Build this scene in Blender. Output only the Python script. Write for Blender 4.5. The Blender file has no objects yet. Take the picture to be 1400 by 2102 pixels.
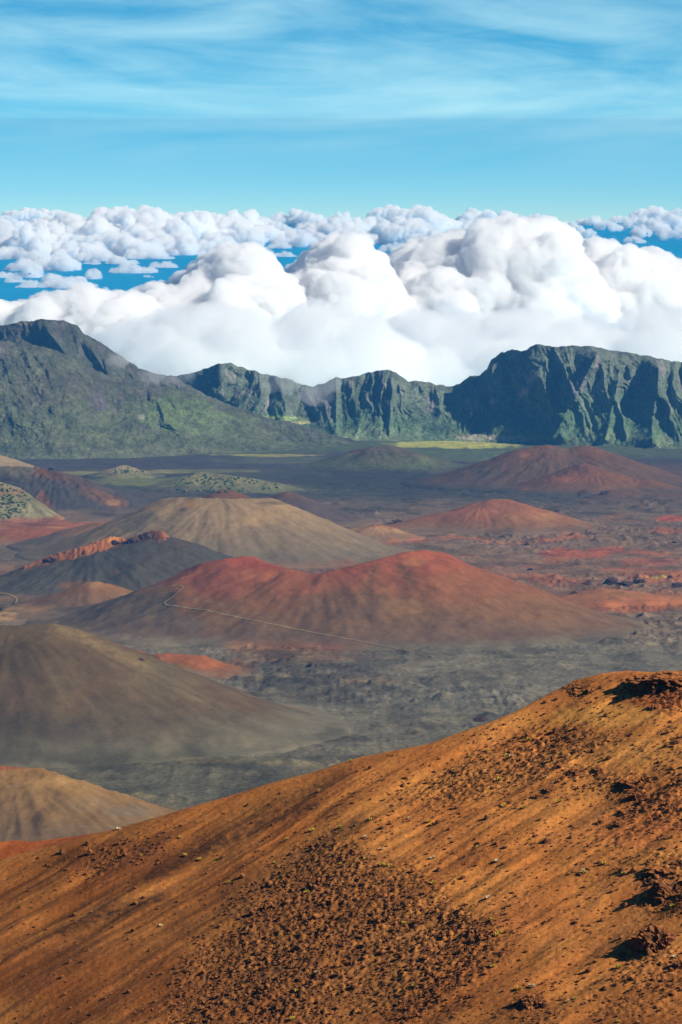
import bpy, bmesh, math, random
import numpy as np
from mathutils import Vector, Matrix

# ------------------------------------------------------------------ camera, sky, sun, exposure
scene = bpy.context.scene
COL = scene.collection
R = math.radians
F = 7150.0                       # focal length in photo pixels (photo 1400 x 2102)
PITCH = R(6.37)                  # camera looks a little down from the rim
CP, SP = math.cos(PITCH), math.sin(PITCH)
cam_d = bpy.data.cameras.new('camera')
cam_d.sensor_fit = 'VERTICAL'; cam_d.sensor_height = 36.0
cam_d.lens = 36.0 * F / 2102.0
cam_d.clip_start = 1.0; cam_d.clip_end = 600000.0
cam = bpy.data.objects.new('camera', cam_d)
cam.location = (0, 0, 0); cam.rotation_euler = (R(90) - PITCH, 0, 0)
COL.objects.link(cam); scene.camera = cam

SUN_AZ, SUN_EL = R(114), R(35)   # clockwise from the view direction; height
world = bpy.data.worlds.new('World'); scene.world = world; world.use_nodes = True
def build_world():
    nt = world.node_tree; N = nt.nodes; L = nt.links; N.clear()
    out = N.new('ShaderNodeOutputWorld'); bg = N.new('ShaderNodeBackground')
    bg.inputs['Strength'].default_value = 0.085
    L.new(bg.outputs[0], out.inputs[0])
    tc = N.new('ShaderNodeTexCoord'); sep = N.new('ShaderNodeSeparateXYZ'); L.new(tc.outputs['Generated'], sep.inputs[0])
    # the sky deepens quickly above the haze line
    ma = N.new('ShaderNodeMath'); ma.operation = 'MULTIPLY_ADD'; ma.inputs[1].default_value = 4.0; ma.inputs[2].default_value = 0.13
    L.new(sep.outputs[2], ma.inputs[0])
    mx = N.new('ShaderNodeMath'); mx.operation = 'MAXIMUM'; mx.inputs[1].default_value = 0.004; L.new(ma.outputs[0], mx.inputs[0])
    cmb = N.new('ShaderNodeCombineXYZ'); L.new(sep.outputs[0], cmb.inputs[0]); L.new(sep.outputs[1], cmb.inputs[1]); L.new(mx.outputs[0], cmb.inputs[2])
    nrm = N.new('ShaderNodeVectorMath'); nrm.operation = 'NORMALIZE'; L.new(cmb.outputs[0], nrm.inputs[0])
    sky = N.new('ShaderNodeTexSky'); sky.sky_type = 'NISHITA'; sky.sun_disc = False
    sky.sun_elevation = SUN_EL; sky.sun_rotation = SUN_AZ
    sky.altitude = 3000; sky.air_density = 1.0; sky.dust_density = 0.6; sky.ozone_density = 1.6
    L.new(nrm.outputs[0], sky.inputs[0])
    tint = N.new('ShaderNodeMix'); tint.data_type = 'RGBA'; tint.blend_type = 'MULTIPLY'; tint.inputs[0].default_value = 1.0
    L.new(sky.outputs[0], tint.inputs[6]); 
    tr = N.new('ShaderNodeMapRange'); tr.inputs[1].default_value = -0.032; tr.inputs[2].default_value = 0.04; L.new(sep.outputs[2], tr.inputs[0])
    cr = N.new('ShaderNodeValToRGB'); cr.color_ramp.elements[0].color = (0.86, 1.10, 1.13, 1); cr.color_ramp.elements[1].color = (0.0, 1.24, 1.44, 1)
    e = cr.color_ramp.elements.new(0.45); e.color = (0.46, 1.33, 1.27, 1)
    tr.inputs[2].default_value = 0.40                                       # and goes on darkening upwards at this altitude
    cr.color_ramp.elements[0].position = 0.0; cr.color_ramp.elements[1].position = 0.075; cr.color_ramp.elements[2].position = 0.165
    e4 = cr.color_ramp.elements.new(1.0); e4.color = (0.06, 0.34, 0.62, 1)
    L.new(tr.outputs[0], cr.inputs[0]); L.new(cr.outputs[0], tint.inputs[7])
    # high thin cirrus, drawn out sideways
    mp = N.new('ShaderNodeMapping'); mp.inputs['Rotation'].default_value = (0, R(-6), 0); mp.inputs['Scale'].default_value = (8, 8, 46); mp.inputs['Location'].default_value = (3.1, 1.7, 0.85)
    L.new(tc.outputs['Generated'], mp.inputs[0])
    n1 = N.new('ShaderNodeTexNoise'); n1.inputs['Scale'].default_value = 1.0; n1.inputs['Detail'].default_value = 5; n1.inputs['Roughness'].default_value = 0.48; n1.inputs['Distortion'].default_value = 0.9
    L.new(mp.outputs[0], n1.inputs[0])
    mp2 = N.new('ShaderNodeMapping'); mp2.inputs['Rotation'].default_value = (0, R(-12), 0); mp2.inputs['Scale'].default_value = (26, 26, 150)
    L.new(tc.outputs['Generated'], mp2.inputs[0])
    n2 = N.new('ShaderNodeTexNoise'); n2.inputs['Scale'].default_value = 1.0; n2.inputs['Detail'].default_value = 6; n2.inputs['Roughness'].default_value = 0.6; n2.inputs['Distortion'].default_value = 1.2
    L.new(mp2.outputs[0], n2.inputs[0])
    add = N.new('ShaderNodeMath'); add.operation = 'MULTIPLY_ADD'; add.inputs[1].default_value = 0.22; L.new(n2.outputs[0], add.inputs[0]); L.new(n1.outputs[0], add.inputs[2])
    rp = N.new('ShaderNodeValToRGB'); rp.color_ramp.elements[0].position = 0.46; rp.color_ramp.elements[0].color = (0, 0, 0, 1)
    rp.color_ramp.elements[1].position = 0.92; rp.color_ramp.elements[1].color = (0.85, 0.85, 0.85, 1)
    L.new(add.outputs[0], rp.inputs[0])
    # the cirrus sheet lies above the clear band over the sea
    band = N.new('ShaderNodeMapRange'); band.interpolation_type = 'SMOOTHSTEP'
    for i, v in ((1, -0.022), (2, 0.010)): band.inputs[i].default_value = v
    L.new(sep.outputs[2], band.inputs[0])
    fm = N.new('ShaderNodeMath'); fm.operation = 'MULTIPLY'; L.new(rp.outputs[0], fm.inputs[0]); L.new(band.outputs[0], fm.inputs[1])
    mix = N.new('ShaderNodeMix'); mix.data_type = 'RGBA'; 
    up = N.new('ShaderNodeMapRange'); up.interpolation_type = 'SMOOTHSTEP'
    for i, v in ((1, 0.10), (2, 0.020)): up.inputs[i].default_value = v
    L.new(sep.outputs[2], up.inputs[0]); fu = N.new('ShaderNodeMath'); fu.operation = 'MULTIPLY'; L.new(fm.outputs[0], fu.inputs[0]); L.new(up.outputs[0], fu.inputs[1])
    L.new(fu.outputs[0], mix.inputs[0]); L.new(tint.outputs[2], mix.inputs[6]); mix.inputs[7].default_value = CIRRUS
    L.new(mix.outputs[2], bg.inputs[0])
CIRRUS = (5.8, 8.8, 9.2, 1)
build_world()

sun_d = bpy.data.lights.new('sun', 'SUN'); sun_d.energy = 5.0; sun_d.angle = R(0.53); sun_d.color = (1.0, 0.935, 0.80)
sun = bpy.data.objects.new('sun', sun_d)
S = Vector((math.sin(SUN_AZ) * math.cos(SUN_EL), math.cos(SUN_AZ) * math.cos(SUN_EL), math.sin(SUN_EL)))
sun.rotation_euler = S.to_track_quat('Z', 'Y').to_euler(); sun.location = (600, -200, 500)
COL.objects.link(sun)
vs = scene.view_settings
vs.view_transform = 'Standard'; vs.look = 'None'; vs.gamma = 1.0; vs.use_curve_mapping = False
vs.exposure = 0.45
scene.cycles.max_bounces = 30; scene.cycles.volume_bounces = 26; scene.cycles.diffuse_bounces = 3; scene.cycles.glossy_bounces = 2
scene.cycles.use_denoising = True
HAZE_DENSITY = 2.7e-5
HAZE_COLOR = (0.08, 0.36, 0.84, 1)

# ------------------------------------------------------------------ helpers
rng = np.random.default_rng(11)
random.seed(5)
_perm = np.random.default_rng(3).permutation(256).astype(np.int32); _perm = np.concatenate([_perm, _perm, _perm])
_g2 = np.array([(math.cos(a), math.sin(a)) for a in np.arange(16) * math.pi / 8], np.float32)
_g3 = np.random.default_rng(4).normal(size=(64, 3)).astype(np.float32); _g3 /= np.linalg.norm(_g3, axis=1)[:, None]
def fade(t): return t * t * t * (t * (t * 6 - 15) + 10)
def pn2(x, y, seed=0):
    x = np.asarray(x, np.float64) + seed * 17.31; y = np.asarray(y, np.float64) + seed * 7.77
    xi = np.floor(x).astype(np.int64); yi = np.floor(y).astype(np.int64); fx = (x - xi).astype(np.float32); fy = (y - yi).astype(np.float32)
    X0 = xi & 255; X1 = (xi + 1) & 255; Y0 = yi & 255; Y1 = (yi + 1) & 255
    def g(a, b, dx, dy):
        h = _g2[_perm[_perm[a] + b] & 15]; return h[..., 0] * dx + h[..., 1] * dy
    u, v = fade(fx), fade(fy)
    a = g(X0, Y0, fx, fy); b = g(X1, Y0, fx - 1, fy); c = g(X0, Y1, fx, fy - 1); d = g(X1, Y1, fx - 1, fy - 1)
    return ((a + u * (b - a)) * (1 - v) + (c + u * (d - c)) * v) * 1.5
def fbm(x, y, o=4, seed=0, gain=0.5, lac=2.03):
    s = 0; a = 1.0; f = 1.0
    for i in range(o):
        s = s + a * pn2(x * f, y * f, seed + i * 3); a *= gain; f *= lac
    return s
def ridged(x, y, o=4, seed=0, gain=0.5):
    s = 0; a = 1.0; f = 1.0
    for i in range(o):
        s = s + a * (1 - np.abs(pn2(x * f, y * f, seed + i * 5)) * 1.6); a *= gain; f *= 2.1
    return s
def pn3(p, seed=0):
    p = p + seed * np.array([3.7, 9.1, 5.3]); i = np.floor(p).astype(np.int64); f = (p - i).astype(np.float32); i &= 255
    u = fade(f); r = 0
    for dx in (0, 1):
        for dy in (0, 1):
            for dz in (0, 1):
                h = _g3[_perm[_perm[_perm[(i[:, 0] + dx) & 255] + ((i[:, 1] + dy) & 255)] + ((i[:, 2] + dz) & 255)] & 63]
                w = (u[:, 0] if dx else 1 - u[:, 0]) * (u[:, 1] if dy else 1 - u[:, 1]) * (u[:, 2] if dz else 1 - u[:, 2])
                r = r + w * (h[:, 0] * (f[:, 0] - dx) + h[:, 1] * (f[:, 1] - dy) + h[:, 2] * (f[:, 2] - dz))
    return r * 1.5
def sstep(a, b, x):
    t = np.clip((x - a) / (b - a), 0, 1); return t * t * (3 - 2 * t)
def lin(c):
    c = np.asarray(c, np.float64) / 255.0
    return np.where(c <= 0.04045, c / 12.92, ((c + 0.055) / 1.055) ** 2.4)

def ray(px, py):                                  # photo pixel -> direction
    a = (px - 700.0) / F; b = (1051.0 - py) / F
    return np.array([a, CP + b * SP, -SP + b * CP])
def at(px, py, Y):                                # point on that direction at distance Y
    d = ray(px, py); return d * (Y / d[1])
def proj(x, y, z):
    dep = y * CP - z * SP; up = y * SP + z * CP
    return 700 + F * x / dep, 1051 - F * up / dep
def floor0(x, y): return -(562 + 0.041 * y) + 0 * x
def floor_at(px, py):
    d = ray(px, py); t = 562 / (-d[2] - 0.041 * d[1]); return d * t

def tag(o, label=None, cat=None, group=None, kind=None):
    if label: o['label'] = label
    if cat: o['category'] = cat
    if group: o['group'] = group
    if kind: o['kind'] = kind
    return o
def mesh_from(name, V, Fc, mat, cols=None, smooth=True):
    V = np.asarray(V, np.float32).reshape(-1, 3); Fc = np.asarray(Fc, np.int32); k = Fc.shape[1]
    me = bpy.data.meshes.new(name)
    me.vertices.add(len(V)); me.vertices.foreach_set('co', V.ravel())
    me.loops.add(Fc.size); me.loops.foreach_set('vertex_index', Fc.ravel())
    me.polygons.add(len(Fc)); me.polygons.foreach_set('loop_start', np.arange(len(Fc), dtype=np.int32) * k)
    me.polygons.foreach_set('use_smooth', np.full(len(Fc), smooth))
    if cols is not None:
        at_ = me.color_attributes.new('Col', 'FLOAT_COLOR', 'POINT')
        c4 = np.ones((len(V), 4), np.float32); c4[:, :3] = np.asarray(cols).reshape(-1, 3); at_.data.foreach_set('color', c4.ravel())
    me.materials.append(mat); me.update(calc_edges=True); me.validate()
    return me
def link(name, me, loc=(0, 0, 0), rot=(0, 0, 0), sc=(1, 1, 1), parent=None):
    o = bpy.data.objects.new(name, me); o.location = loc; o.rotation_euler = rot; o.scale = sc
    COL.objects.link(o)
    if parent: o.parent = parent
    return o
def grid_faces(n, m):
    a = np.arange(n * m, dtype=np.int32).reshape(n, m)
    return np.stack([a[:-1, :-1], a[:-1, 1:], a[1:, 1:], a[1:, :-1]], -1).reshape(-1, 4)
def grid_obj(name, P, mat, cols=None, origin=None):
    n, m = P.shape[:2]
    o3 = np.array(origin if origin is not None else (0, 0, 0), np.float64)
    f = grid_faces(n, m)
    q = P - o3
    # keep faces pointing up
    e1 = q[0, 1] - q[0, 0]; e2 = q[1, 0] - q[0, 0]
    if np.cross(e1, e2)[2] < 0: f = f[:, ::-1]
    me = mesh_from(name, q, f, mat, cols); return link(name, me, tuple(o3))

# ------------------------------------------------------------------ materials
def nmat(name):
    m = bpy.data.materials.new(name); m.use_nodes = True; nt = m.node_tree
    b = nt.nodes['Principled BSDF']; b.inputs['Roughness'].default_value = 0.95; b.inputs['Specular IOR Level'].default_value = 0.1
    return m, nt, b
def earth_mat(name, scales=(0.02, 0.15), amp=0.35, bump=1.0, bump_scale=0.2, detail=6, stretch=(1, 1, 1), attr=True, base=(0.2, 0.2, 0.2)):
    """vertex albedo with two octaves of speckle and a fine bump"""
    m, nt, b = nmat(name); N, L = nt.nodes, nt.links
    tc = N.new('ShaderNodeNewGeometry'); mp = N.new('ShaderNodeMapping'); mp.inputs['Scale'].default_value = stretch; L.new(tc.outputs['Position'], mp.inputs[0])
    if attr:
        a = N.new('ShaderNodeAttribute'); a.attribute_name = 'Col'; src = a.outputs['Color']
    else:
        a = N.new('ShaderNodeRGB'); a.outputs[0].default_value = (*base, 1); src = a.outputs[0]
    for i, s in enumerate(scales):
        n = N.new('ShaderNodeTexNoise'); n.inputs['Scale'].default_value = s; n.inputs['Detail'].default_value = detail; n.inputs['Roughness'].default_value = 0.62
        L.new(mp.outputs[0], n.inputs[0])
        mr = N.new('ShaderNodeMapRange'); mr.inputs[1].default_value = 0.3; mr.inputs[2].default_value = 0.7; mr.inputs[3].default_value = 1 - amp; mr.inputs[4].default_value = 1 + amp
        L.new(n.outputs[0], mr.inputs[0])
        mu = N.new('ShaderNodeMix'); mu.data_type = 'RGBA'; mu.blend_type = 'MULTIPLY'; mu.inputs[0].default_value = 1.0
        L.new(src, mu.inputs[6]); L.new(mr.outputs[0], mu.inputs[7]); src = mu.outputs[2]
    L.new(src, b.inputs['Base Color'])
    n = N.new('ShaderNodeTexNoise'); n.inputs['Scale'].default_value = bump_scale; n.inputs['Detail'].default_value = 8; n.inputs['Roughness'].default_value = 0.65
    L.new(mp.outputs[0], n.inputs[0])
    bp = N.new('ShaderNodeBump'); bp.inputs['Strength'].default_value = 1.0; bp.inputs['Distance'].default_value = bump; L.new(n.outputs[0], bp.inputs['Height']); L.new(bp.outputs[0], b.inputs['Normal'])
    return m
M_floor = earth_mat('lava_floor', (0.02, 0.16), 0.34, 2.6, 0.10)
M_cone = earth_mat('cinder', (0.03, 0.22), 0.15, 0.9, 0.12)
M_shrubby = earth_mat('shrubland', (0.012, 0.10), 0.35, 2.5, 0.09)
M_cliff = earth_mat('vegetated_cliff', (0.014, 0.09), 0.42, 5.0, 0.07, stretch=(1, 1, 0.6))
M_hill = earth_mat('orange_cinder', (0.12, 1.3), 0.22, 0.22, 1.1)
M_rock = earth_mat('brown_lava_rock', (0.35, 2.0), 0.35, 0.15, 2.2, attr=False, base=tuple(lin((100, 64, 40))))
M_rubble = earth_mat('cinder_rubble', (0.3, 2.0), 0.4, 0.10, 2.5, attr=False, base=tuple(lin((92, 58, 36))))
def dusted(m, dust, k0=.55, k1=.95):
    nt = m.node_tree; N, L = nt.nodes, nt.links; b = N['Principled BSDF']; src = b.inputs['Base Color'].links[0].from_socket
    g = N.new('ShaderNodeNewGeometry'); sp = N.new('ShaderNodeSeparateXYZ'); L.new(g.outputs['Normal'], sp.inputs[0])
    n = N.new('ShaderNodeTexNoise'); n.inputs['Scale'].default_value = 1.4; n.inputs['Detail'].default_value = 5; L.new(g.outputs['Position'], n.inputs[0])
    ad = N.new('ShaderNodeMath'); ad.operation = 'MULTIPLY_ADD'; ad.inputs[1].default_value = .8; L.new(n.outputs[0], ad.inputs[0]); L.new(sp.outputs[2], ad.inputs[2])
    mr = N.new('ShaderNodeMapRange'); mr.inputs[1].default_value = k0 + .4; mr.inputs[2].default_value = k1 + .4; L.new(ad.outputs[0], mr.inputs[0])
    mx = N.new('ShaderNodeMix'); mx.data_type = 'RGBA'; L.new(mr.outputs[0], mx.inputs[0]); L.new(src, mx.inputs[6]); mx.inputs[7].default_value = (*lin(dust), 1); L.new(mx.outputs[2], b.inputs['Base Color'])
dusted(M_rock, (168, 104, 54), .65, 1.05); dusted(M_rubble, (158, 98, 52), .65, 1.1)
M_trail = earth_mat('trail_sand', (0.05, 0.3), 0.15, 0.2, 0.3, attr=False, base=tuple(lin((140, 120, 84))))
M_crag = earth_mat('dark_crag', (0.03, 0.2), 0.3, 1.0, 0.2, attr=False, base=tuple(lin((72, 52, 50))))

# ------------------------------------------------------------------ albedo painter: patches of cinder, lava, grass by place
def seg_dist(PX, PY, x1, y1, x2, y2):
    dx, dy = x2 - x1, y2 - y1; t = np.clip(((PX - x1) * dx + (PY - y1) * dy) / (dx * dx + dy * dy + 1e-9), 0, 1)
    return np.hypot(PX - x1 - t * dx, PY - y1 - t * dy), t
def paint(C, PX, PY, blobs, seed=0, rag=1.0, sc=0.02):
    w1 = fbm(PX * sc, PY * sc * 2.0, 4, seed); w2 = fbm(PX * sc * 3.1, PY * sc * 6, 3, seed + 9)
    for b in blobs:
        if b[0] == 's':                              # streak: x1,y1,x2,y2,width,colour,strength
            _, x1, y1, x2, y2, w, c, st = b
            d, t = seg_dist(PX, PY, x1, y1, x2, y2)
            k = st * np.exp(-(d / w) ** 2) * (0.75 + 0.6 * w2 * rag)
        else:
            px, py, rx, ry, c, st = b
            q = ((PX - px) / rx) ** 2 + ((PY - py) / ry) ** 2
            k = st * sstep(1.35, 0.45, q + rag * (0.55 * w1 + 0.25 * w2))
        k = np.clip(k, 0, 1)[..., None]
        C = C * (1 - k) + lin(c) * k
    return C
GROUND_GAIN = 1.04
CONE_GAIN = .84
def tone(C, gain, desat, mul=(1.05, .97, .73)):
    g = (C @ np.array([.3, .59, .11]))[..., None]; return (C * (1 - desat) + g * desat) * gain * np.array(mul)
def ramp(v, stops):
    xs = [s[0] for s in stops]; cs = np.array([lin(s[1]) for s in stops])
    return np.stack([np.interp(v, xs, cs[:, i]) for i in range(3)], -1)

FLOOR_STOPS = [(880, (74, 88, 66)), (925, (78, 88, 66)), (940, (72, 68, 74)), (960, (70, 66, 74)), (985, (76, 76, 64)), (1010, (70, 68, 68)), (1060, (106, 90, 80)),
               (1130, (120, 97, 84)), (1210, (120, 92, 76)), (1280, (112, 97, 86)), (1340, (106, 101, 94)), (1450, (106, 102, 96)), (1560, (98, 94, 84)), (1680, (94, 88, 74)), (1900, (94, 88, 74))]
FLOOR_BLOBS = [
    (930, 911, 150, 7, (165, 168, 88), .95), (1010, 903, 70, 6, (150, 140, 95), .7), (330, 931, 55, 4, (160, 150, 90), .8), (540, 932, 110, 3, (155, 150, 90), .7), (200, 936, 80, 3, (150, 145, 90), .5),
    (950, 935, 160, 14, (84, 98, 74), .8), (600, 945, 160, 10, (86, 92, 80), .7),
    (330, 985, 130, 12, (112, 116, 74), .75), (560, 1000, 120, 12, (108, 112, 78), .7), (300, 968, 90, 4, (140, 135, 90), .7), (160, 968, 50, 5, (130, 128, 84), .7), (420, 965, 120, 4, (120, 120, 84), .5),
    (300, 975, 110, 5, (58, 58, 66), .9), (760, 985, 220, 22, (58, 56, 58), .85), (900, 1010, 140, 12, (62, 60, 62), .7), (480, 955, 300, 5, (70, 66, 76), .8),
    (1340, 975, 120, 25, (104, 74, 66), .6), (1300, 1025, 130, 12, (96, 76, 70), .6),
    (830, 1095, 110, 16, (120, 96, 80), .7), (850, 1120, 160, 25, (116, 96, 82), .6), (780, 1130, 90, 30, (112, 100, 84), .6),
    (1180, 1135, 70, 10, (158, 84, 60), .85), (1245, 1127, 45, 6, (165, 90, 62), .8), (1385, 1062, 45, 7, (170, 82, 55), .9), (1380, 1090, 40, 5, (150, 82, 60), .7), (1150, 1190, 60, 9, (150, 88, 62), .7),
    (1330, 1150, 60, 7, (146, 84, 64), .7), (1290, 1165, 50, 5, (150, 88, 66), .6), (1060, 1180, 60, 7, (140, 92, 70), .6), (1370, 1180, 70, 14, (158, 96, 64), .85), (1010, 1165, 60, 6, (134, 92, 74), .5), (1350, 1182, 28, 4, (165, 145, 80), .9),
    (1250, 1235, 190, 22, (150, 96, 66), .85), (1330, 1240, 110, 12, (165, 100, 62), .8),
    (620, 1345, 160, 22, (104, 80, 66), .8), (560, 1330, 100, 9, (140, 98, 70), .7), (460, 1375, 70, 22, (128, 84, 60), .7), (690, 1330, 90, 9, (130, 84, 66), .6),
    (540, 1462, 55, 9, (140, 98, 68), .8), (600, 1470, 60, 6, (134, 96, 70), .7), (300, 1315, 60, 8, (120, 110, 100), .5),
    (640, 1400, 170, 45, (70, 66, 64), .75), (830, 1340, 120, 20, (88, 84, 80), .6), (760, 1400, 60, 8, (120, 104, 88), .5), (900, 1430, 160, 25, (90, 90, 90), .5), (1010, 1475, 50, 10, (66, 64, 64), .8),
    (350, 1600, 260, 60, (84, 82, 72), .8), (500, 1563, 130, 7, (120, 112, 86), .6), (620, 1570, 90, 6, (128, 118, 92), .6), (270, 1632, 50, 5, (130, 116, 80), .5),
    (90, 1085, 130, 22, (138, 84, 66), .85), (60, 1105, 100, 10, (140, 80, 64), .7), (170, 1075, 60, 7, (160, 92, 66), .7), (60, 1140, 160, 22, (92, 86, 80), .8), (200, 1095, 60, 12, (104, 96, 84), .7),
    (20, 1250, 60, 18, (86, 78, 70), .8), (60, 1255, 60, 8, (165, 130, 90), .6), (10, 1262, 30, 8, (170, 135, 95), .8),
]
def ground_col(x, y, z=None):
    zz = floor0(x, y) if z is None else z
    PX, PY = proj(x, y, zz)
    # wander in metres
    wx = fbm(x * 0.004, y * 0.0025, 4, 3); wy = fbm(x * 0.004, y * 0.0025, 4, 8)
    C = ramp(PY + 26 * wy * np.clip((PY - 880) / 120, 0.15, 1), FLOOR_STOPS)
    C = paint(C, PX, PY, FLOOR_BLOBS, 5, 1.0, 0.018)
    flow = fbm(x * 0.012, y * 0.006, 5, 21)
    k = (sstep(0.0, 0.55, flow) * 0.72 * sstep(960, 1040, PY))[..., None]
    C = C * (1 - k) + C * 0.52 * k
    patch = sstep(0.25, 0.8, fbm(x * 0.008 + 4, y * 0.004, 5, 31)) * sstep(1020, 1100, PY) * sstep(1300, 1220, PY) * sstep(640, 800, PX) * 0.9
    C = C * (1 - patch[..., None]) + lin((146, 92, 66)) * patch[..., None]
    pale = sstep(0.35, 0.9, fbm(x * 0.02, y * 0.008, 4, 41)) * 0.35 * sstep(1250, 1330, PY)
    C = C * (1 - pale[..., None]) + lin((128, 118, 100)) * pale[..., None]
    return tone(C, GROUND_GAIN, .06)

# ------------------------------------------------------------------ crater floor: one sheet from below the rim to behind the cliffs
def ground_z(x, y, fine=True):
    z = floor0(x, y)
    rim = -3 - 0.62 * np.maximum(y + 60, 0)
    z = np.maximum(z, rim)
    amp = sstep(1500, 2600, y)
    n = fbm(x * 0.0022, y * 0.0018, 3, 50) * 4.0
    if fine:
        PX, PY = proj(x, y, floor0(x, y))
        lava = 0.35 + 0.65 * sstep(-0.25, 0.35, fbm(x * 0.003, y * 0.0016, 3, 61))
        lava = lava * sstep(250, 600, PX + 0.6 * (PY - 1300)) * (0.4 + 0.6 * sstep(960, 1100, PY))
        n = n + lava * (ridged(x * 0.022, y * 0.013, 4, 55, .6) - 1.0) * 3.8 + lava * np.maximum(fbm(x * 0.03, y * 0.02, 4, 57) - 0.35, 0) * 10
    return z + n * amp - 2.0
CONES = []                                       # height functions of everything standing on the floor

def build_ground():
    ys = np.concatenate([np.linspace(-600, 3000, 90)[:-1], 3000 * (12600 / 3000) ** np.linspace(0, 1, 760)])
    us = np.concatenate([np.linspace(-1.0, -0.125, 40)[:-1], np.linspace(-0.125, 0.125, 640), np.linspace(0.125, 1.0, 40)[1:]])
    Yg, U = np.meshgrid(ys, us, indexing='ij')
    Wd = 900 + np.maximum(Yg, 0) * 0.92
    X = U * Wd
    Z = ground_z(X, Yg)
    C = ground_col(X, Yg)
    o = grid_obj('crater_floor', np.stack([X, Yg, Z], -1), M_floor, C)
    tag(o, 'grey and brown lava floor of the crater with rusty patches', 'ground', kind='structure')
build_ground()

# ------------------------------------------------------------------ cinder cones
def cone(name, crest, slope, base_cols, blobs, label, mat=None, r0=10., flare=11., warp=9., res=(150, 150), gully=1.2, pits=(), seed=1, rag=0.8, cat='cinder cone', sink=1.2, blend=(1.0, 14.0), kind='structure', rough=0.0, gain=1.0):
    W = np.array([at(*c) for c in crest])
    # refine the crest line
    t = np.linspace(0, len(W) - 1, max(2, (len(W) - 1) * 14 + 1)); i = np.clip(t.astype(int), 0, len(W) - 2); f = (t - i)[:, None]
    W = W[i] * (1 - f) + W[i + 1] * f
    H = np.maximum(W[:, 2] - floor0(W[:, 0], W[:, 1]), 2)
    rad = H / slope + 2.6 * flare / slope
    x0, x1 = (W[:, 0] - rad).min(), (W[:, 0] + rad).max(); y0, y1 = (W[:, 1] - rad).min(), (W[:, 1] + rad).max()
    mx, my = W[:, 0].mean(), W[:, 1].mean()
    def radial(x, y):                              # rills running down from the crest
        th = np.arctan2(y - my, (x - mx) * .7); rr = np.hypot(x - mx, y - my)
        return fbm(th * 15., rr / 130. + seed, 4, seed + 17, .6)
    def hz(x, y, detail=True):
        wx = x + warp * fbm(x / 70., y / 70., 4, seed); wy = y + warp * fbm(x / 70. + 9, y / 70., 4, seed + 2)
        z = np.full(np.shape(x), -1e9)
        for w in W:
            d = np.sqrt((wx - w[0]) ** 2 + (wy - w[1]) ** 2 + r0 * r0) - r0
            z = np.maximum(z, w[2] - slope * d)
        for (px, py, Y, rr, dep) in pits:
            p = at(px, py, Y); z = z - dep * np.exp(-((x - p[0]) ** 2 + (y - p[1]) ** 2) / rr ** 2)
        fl = floor0(x, y)
        h = z - fl
        hs = np.where(h > 6 * flare, h, flare * np.log1p(np.exp(np.clip(h / flare, -40, 6.5))))
        if detail:
            hs = hs + gully * np.clip(hs / 30, 0, 1) * (.35 * fbm(x / 22., y / 30., 4, seed + 5) + .9 * radial(x, y))
            if rough: hs = hs + rough * np.clip(hs / 20, 0, 1) * (ridged(x / 18., y / 18., 4, seed + 6) - 1)
        return fl + hs - sink - 9 * sstep(3.0, 0.3, hs)
    CONES.append((x0, x1, y0, y1, hz))
    nx, ny = res
    xs = np.linspace(x0, x1, nx); ys = np.linspace(y0, y1, ny)
    Y, X = np.meshgrid(ys, xs, indexing='ij')
    Z = hz(X, Y)
    PX, PY = proj(X, Y, Z)
    hh = Z - floor0(X, Y) + sink
    C = ramp(PY + 8 * fbm(X / 60., Y / 60., 3, seed + 7), base_cols)
    C = paint(C, PX, PY, blobs, seed + 11, rag, 0.022)
    sp = fbm(X / 16., Y / 16., 4, seed + 13)
    C = C * np.clip(1 + 0.10 * sp + .13 * radial(X, Y), .5, 1.5)[..., None]
    C = tone(C, CONE_GAIN * gain, .20, (1.0, 1.0, 1.0)); red = sstep(1.35, 2.1, C[..., 0] / (C[..., 1] + 1e-6))[..., None]
    C = C * (np.array([1.04, .93, .80]) * (1 - red) + np.array([1.0, .98, .56]) * red)
    edge = sstep(blend[0], blend[1], hh + 4 * fbm(X / 25., Y / 25., 3, seed + 15))[..., None]
    C = ground_col(X, Y, floor0(X, Y)) * (1 - edge) + C * edge
    px_, py_, Y_ = crest[len(crest) // 2]; o3 = at(px_, py_, Y_); o3[2] = floor0(o3[0], o3[1])
    o = grid_obj(name, np.stack([X, Y, Z], -1), mat or M_cone, C, origin=o3)
    tag(o, label, cat, kind=kind, group='cinder cones on the crater floor')
    return o

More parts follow.
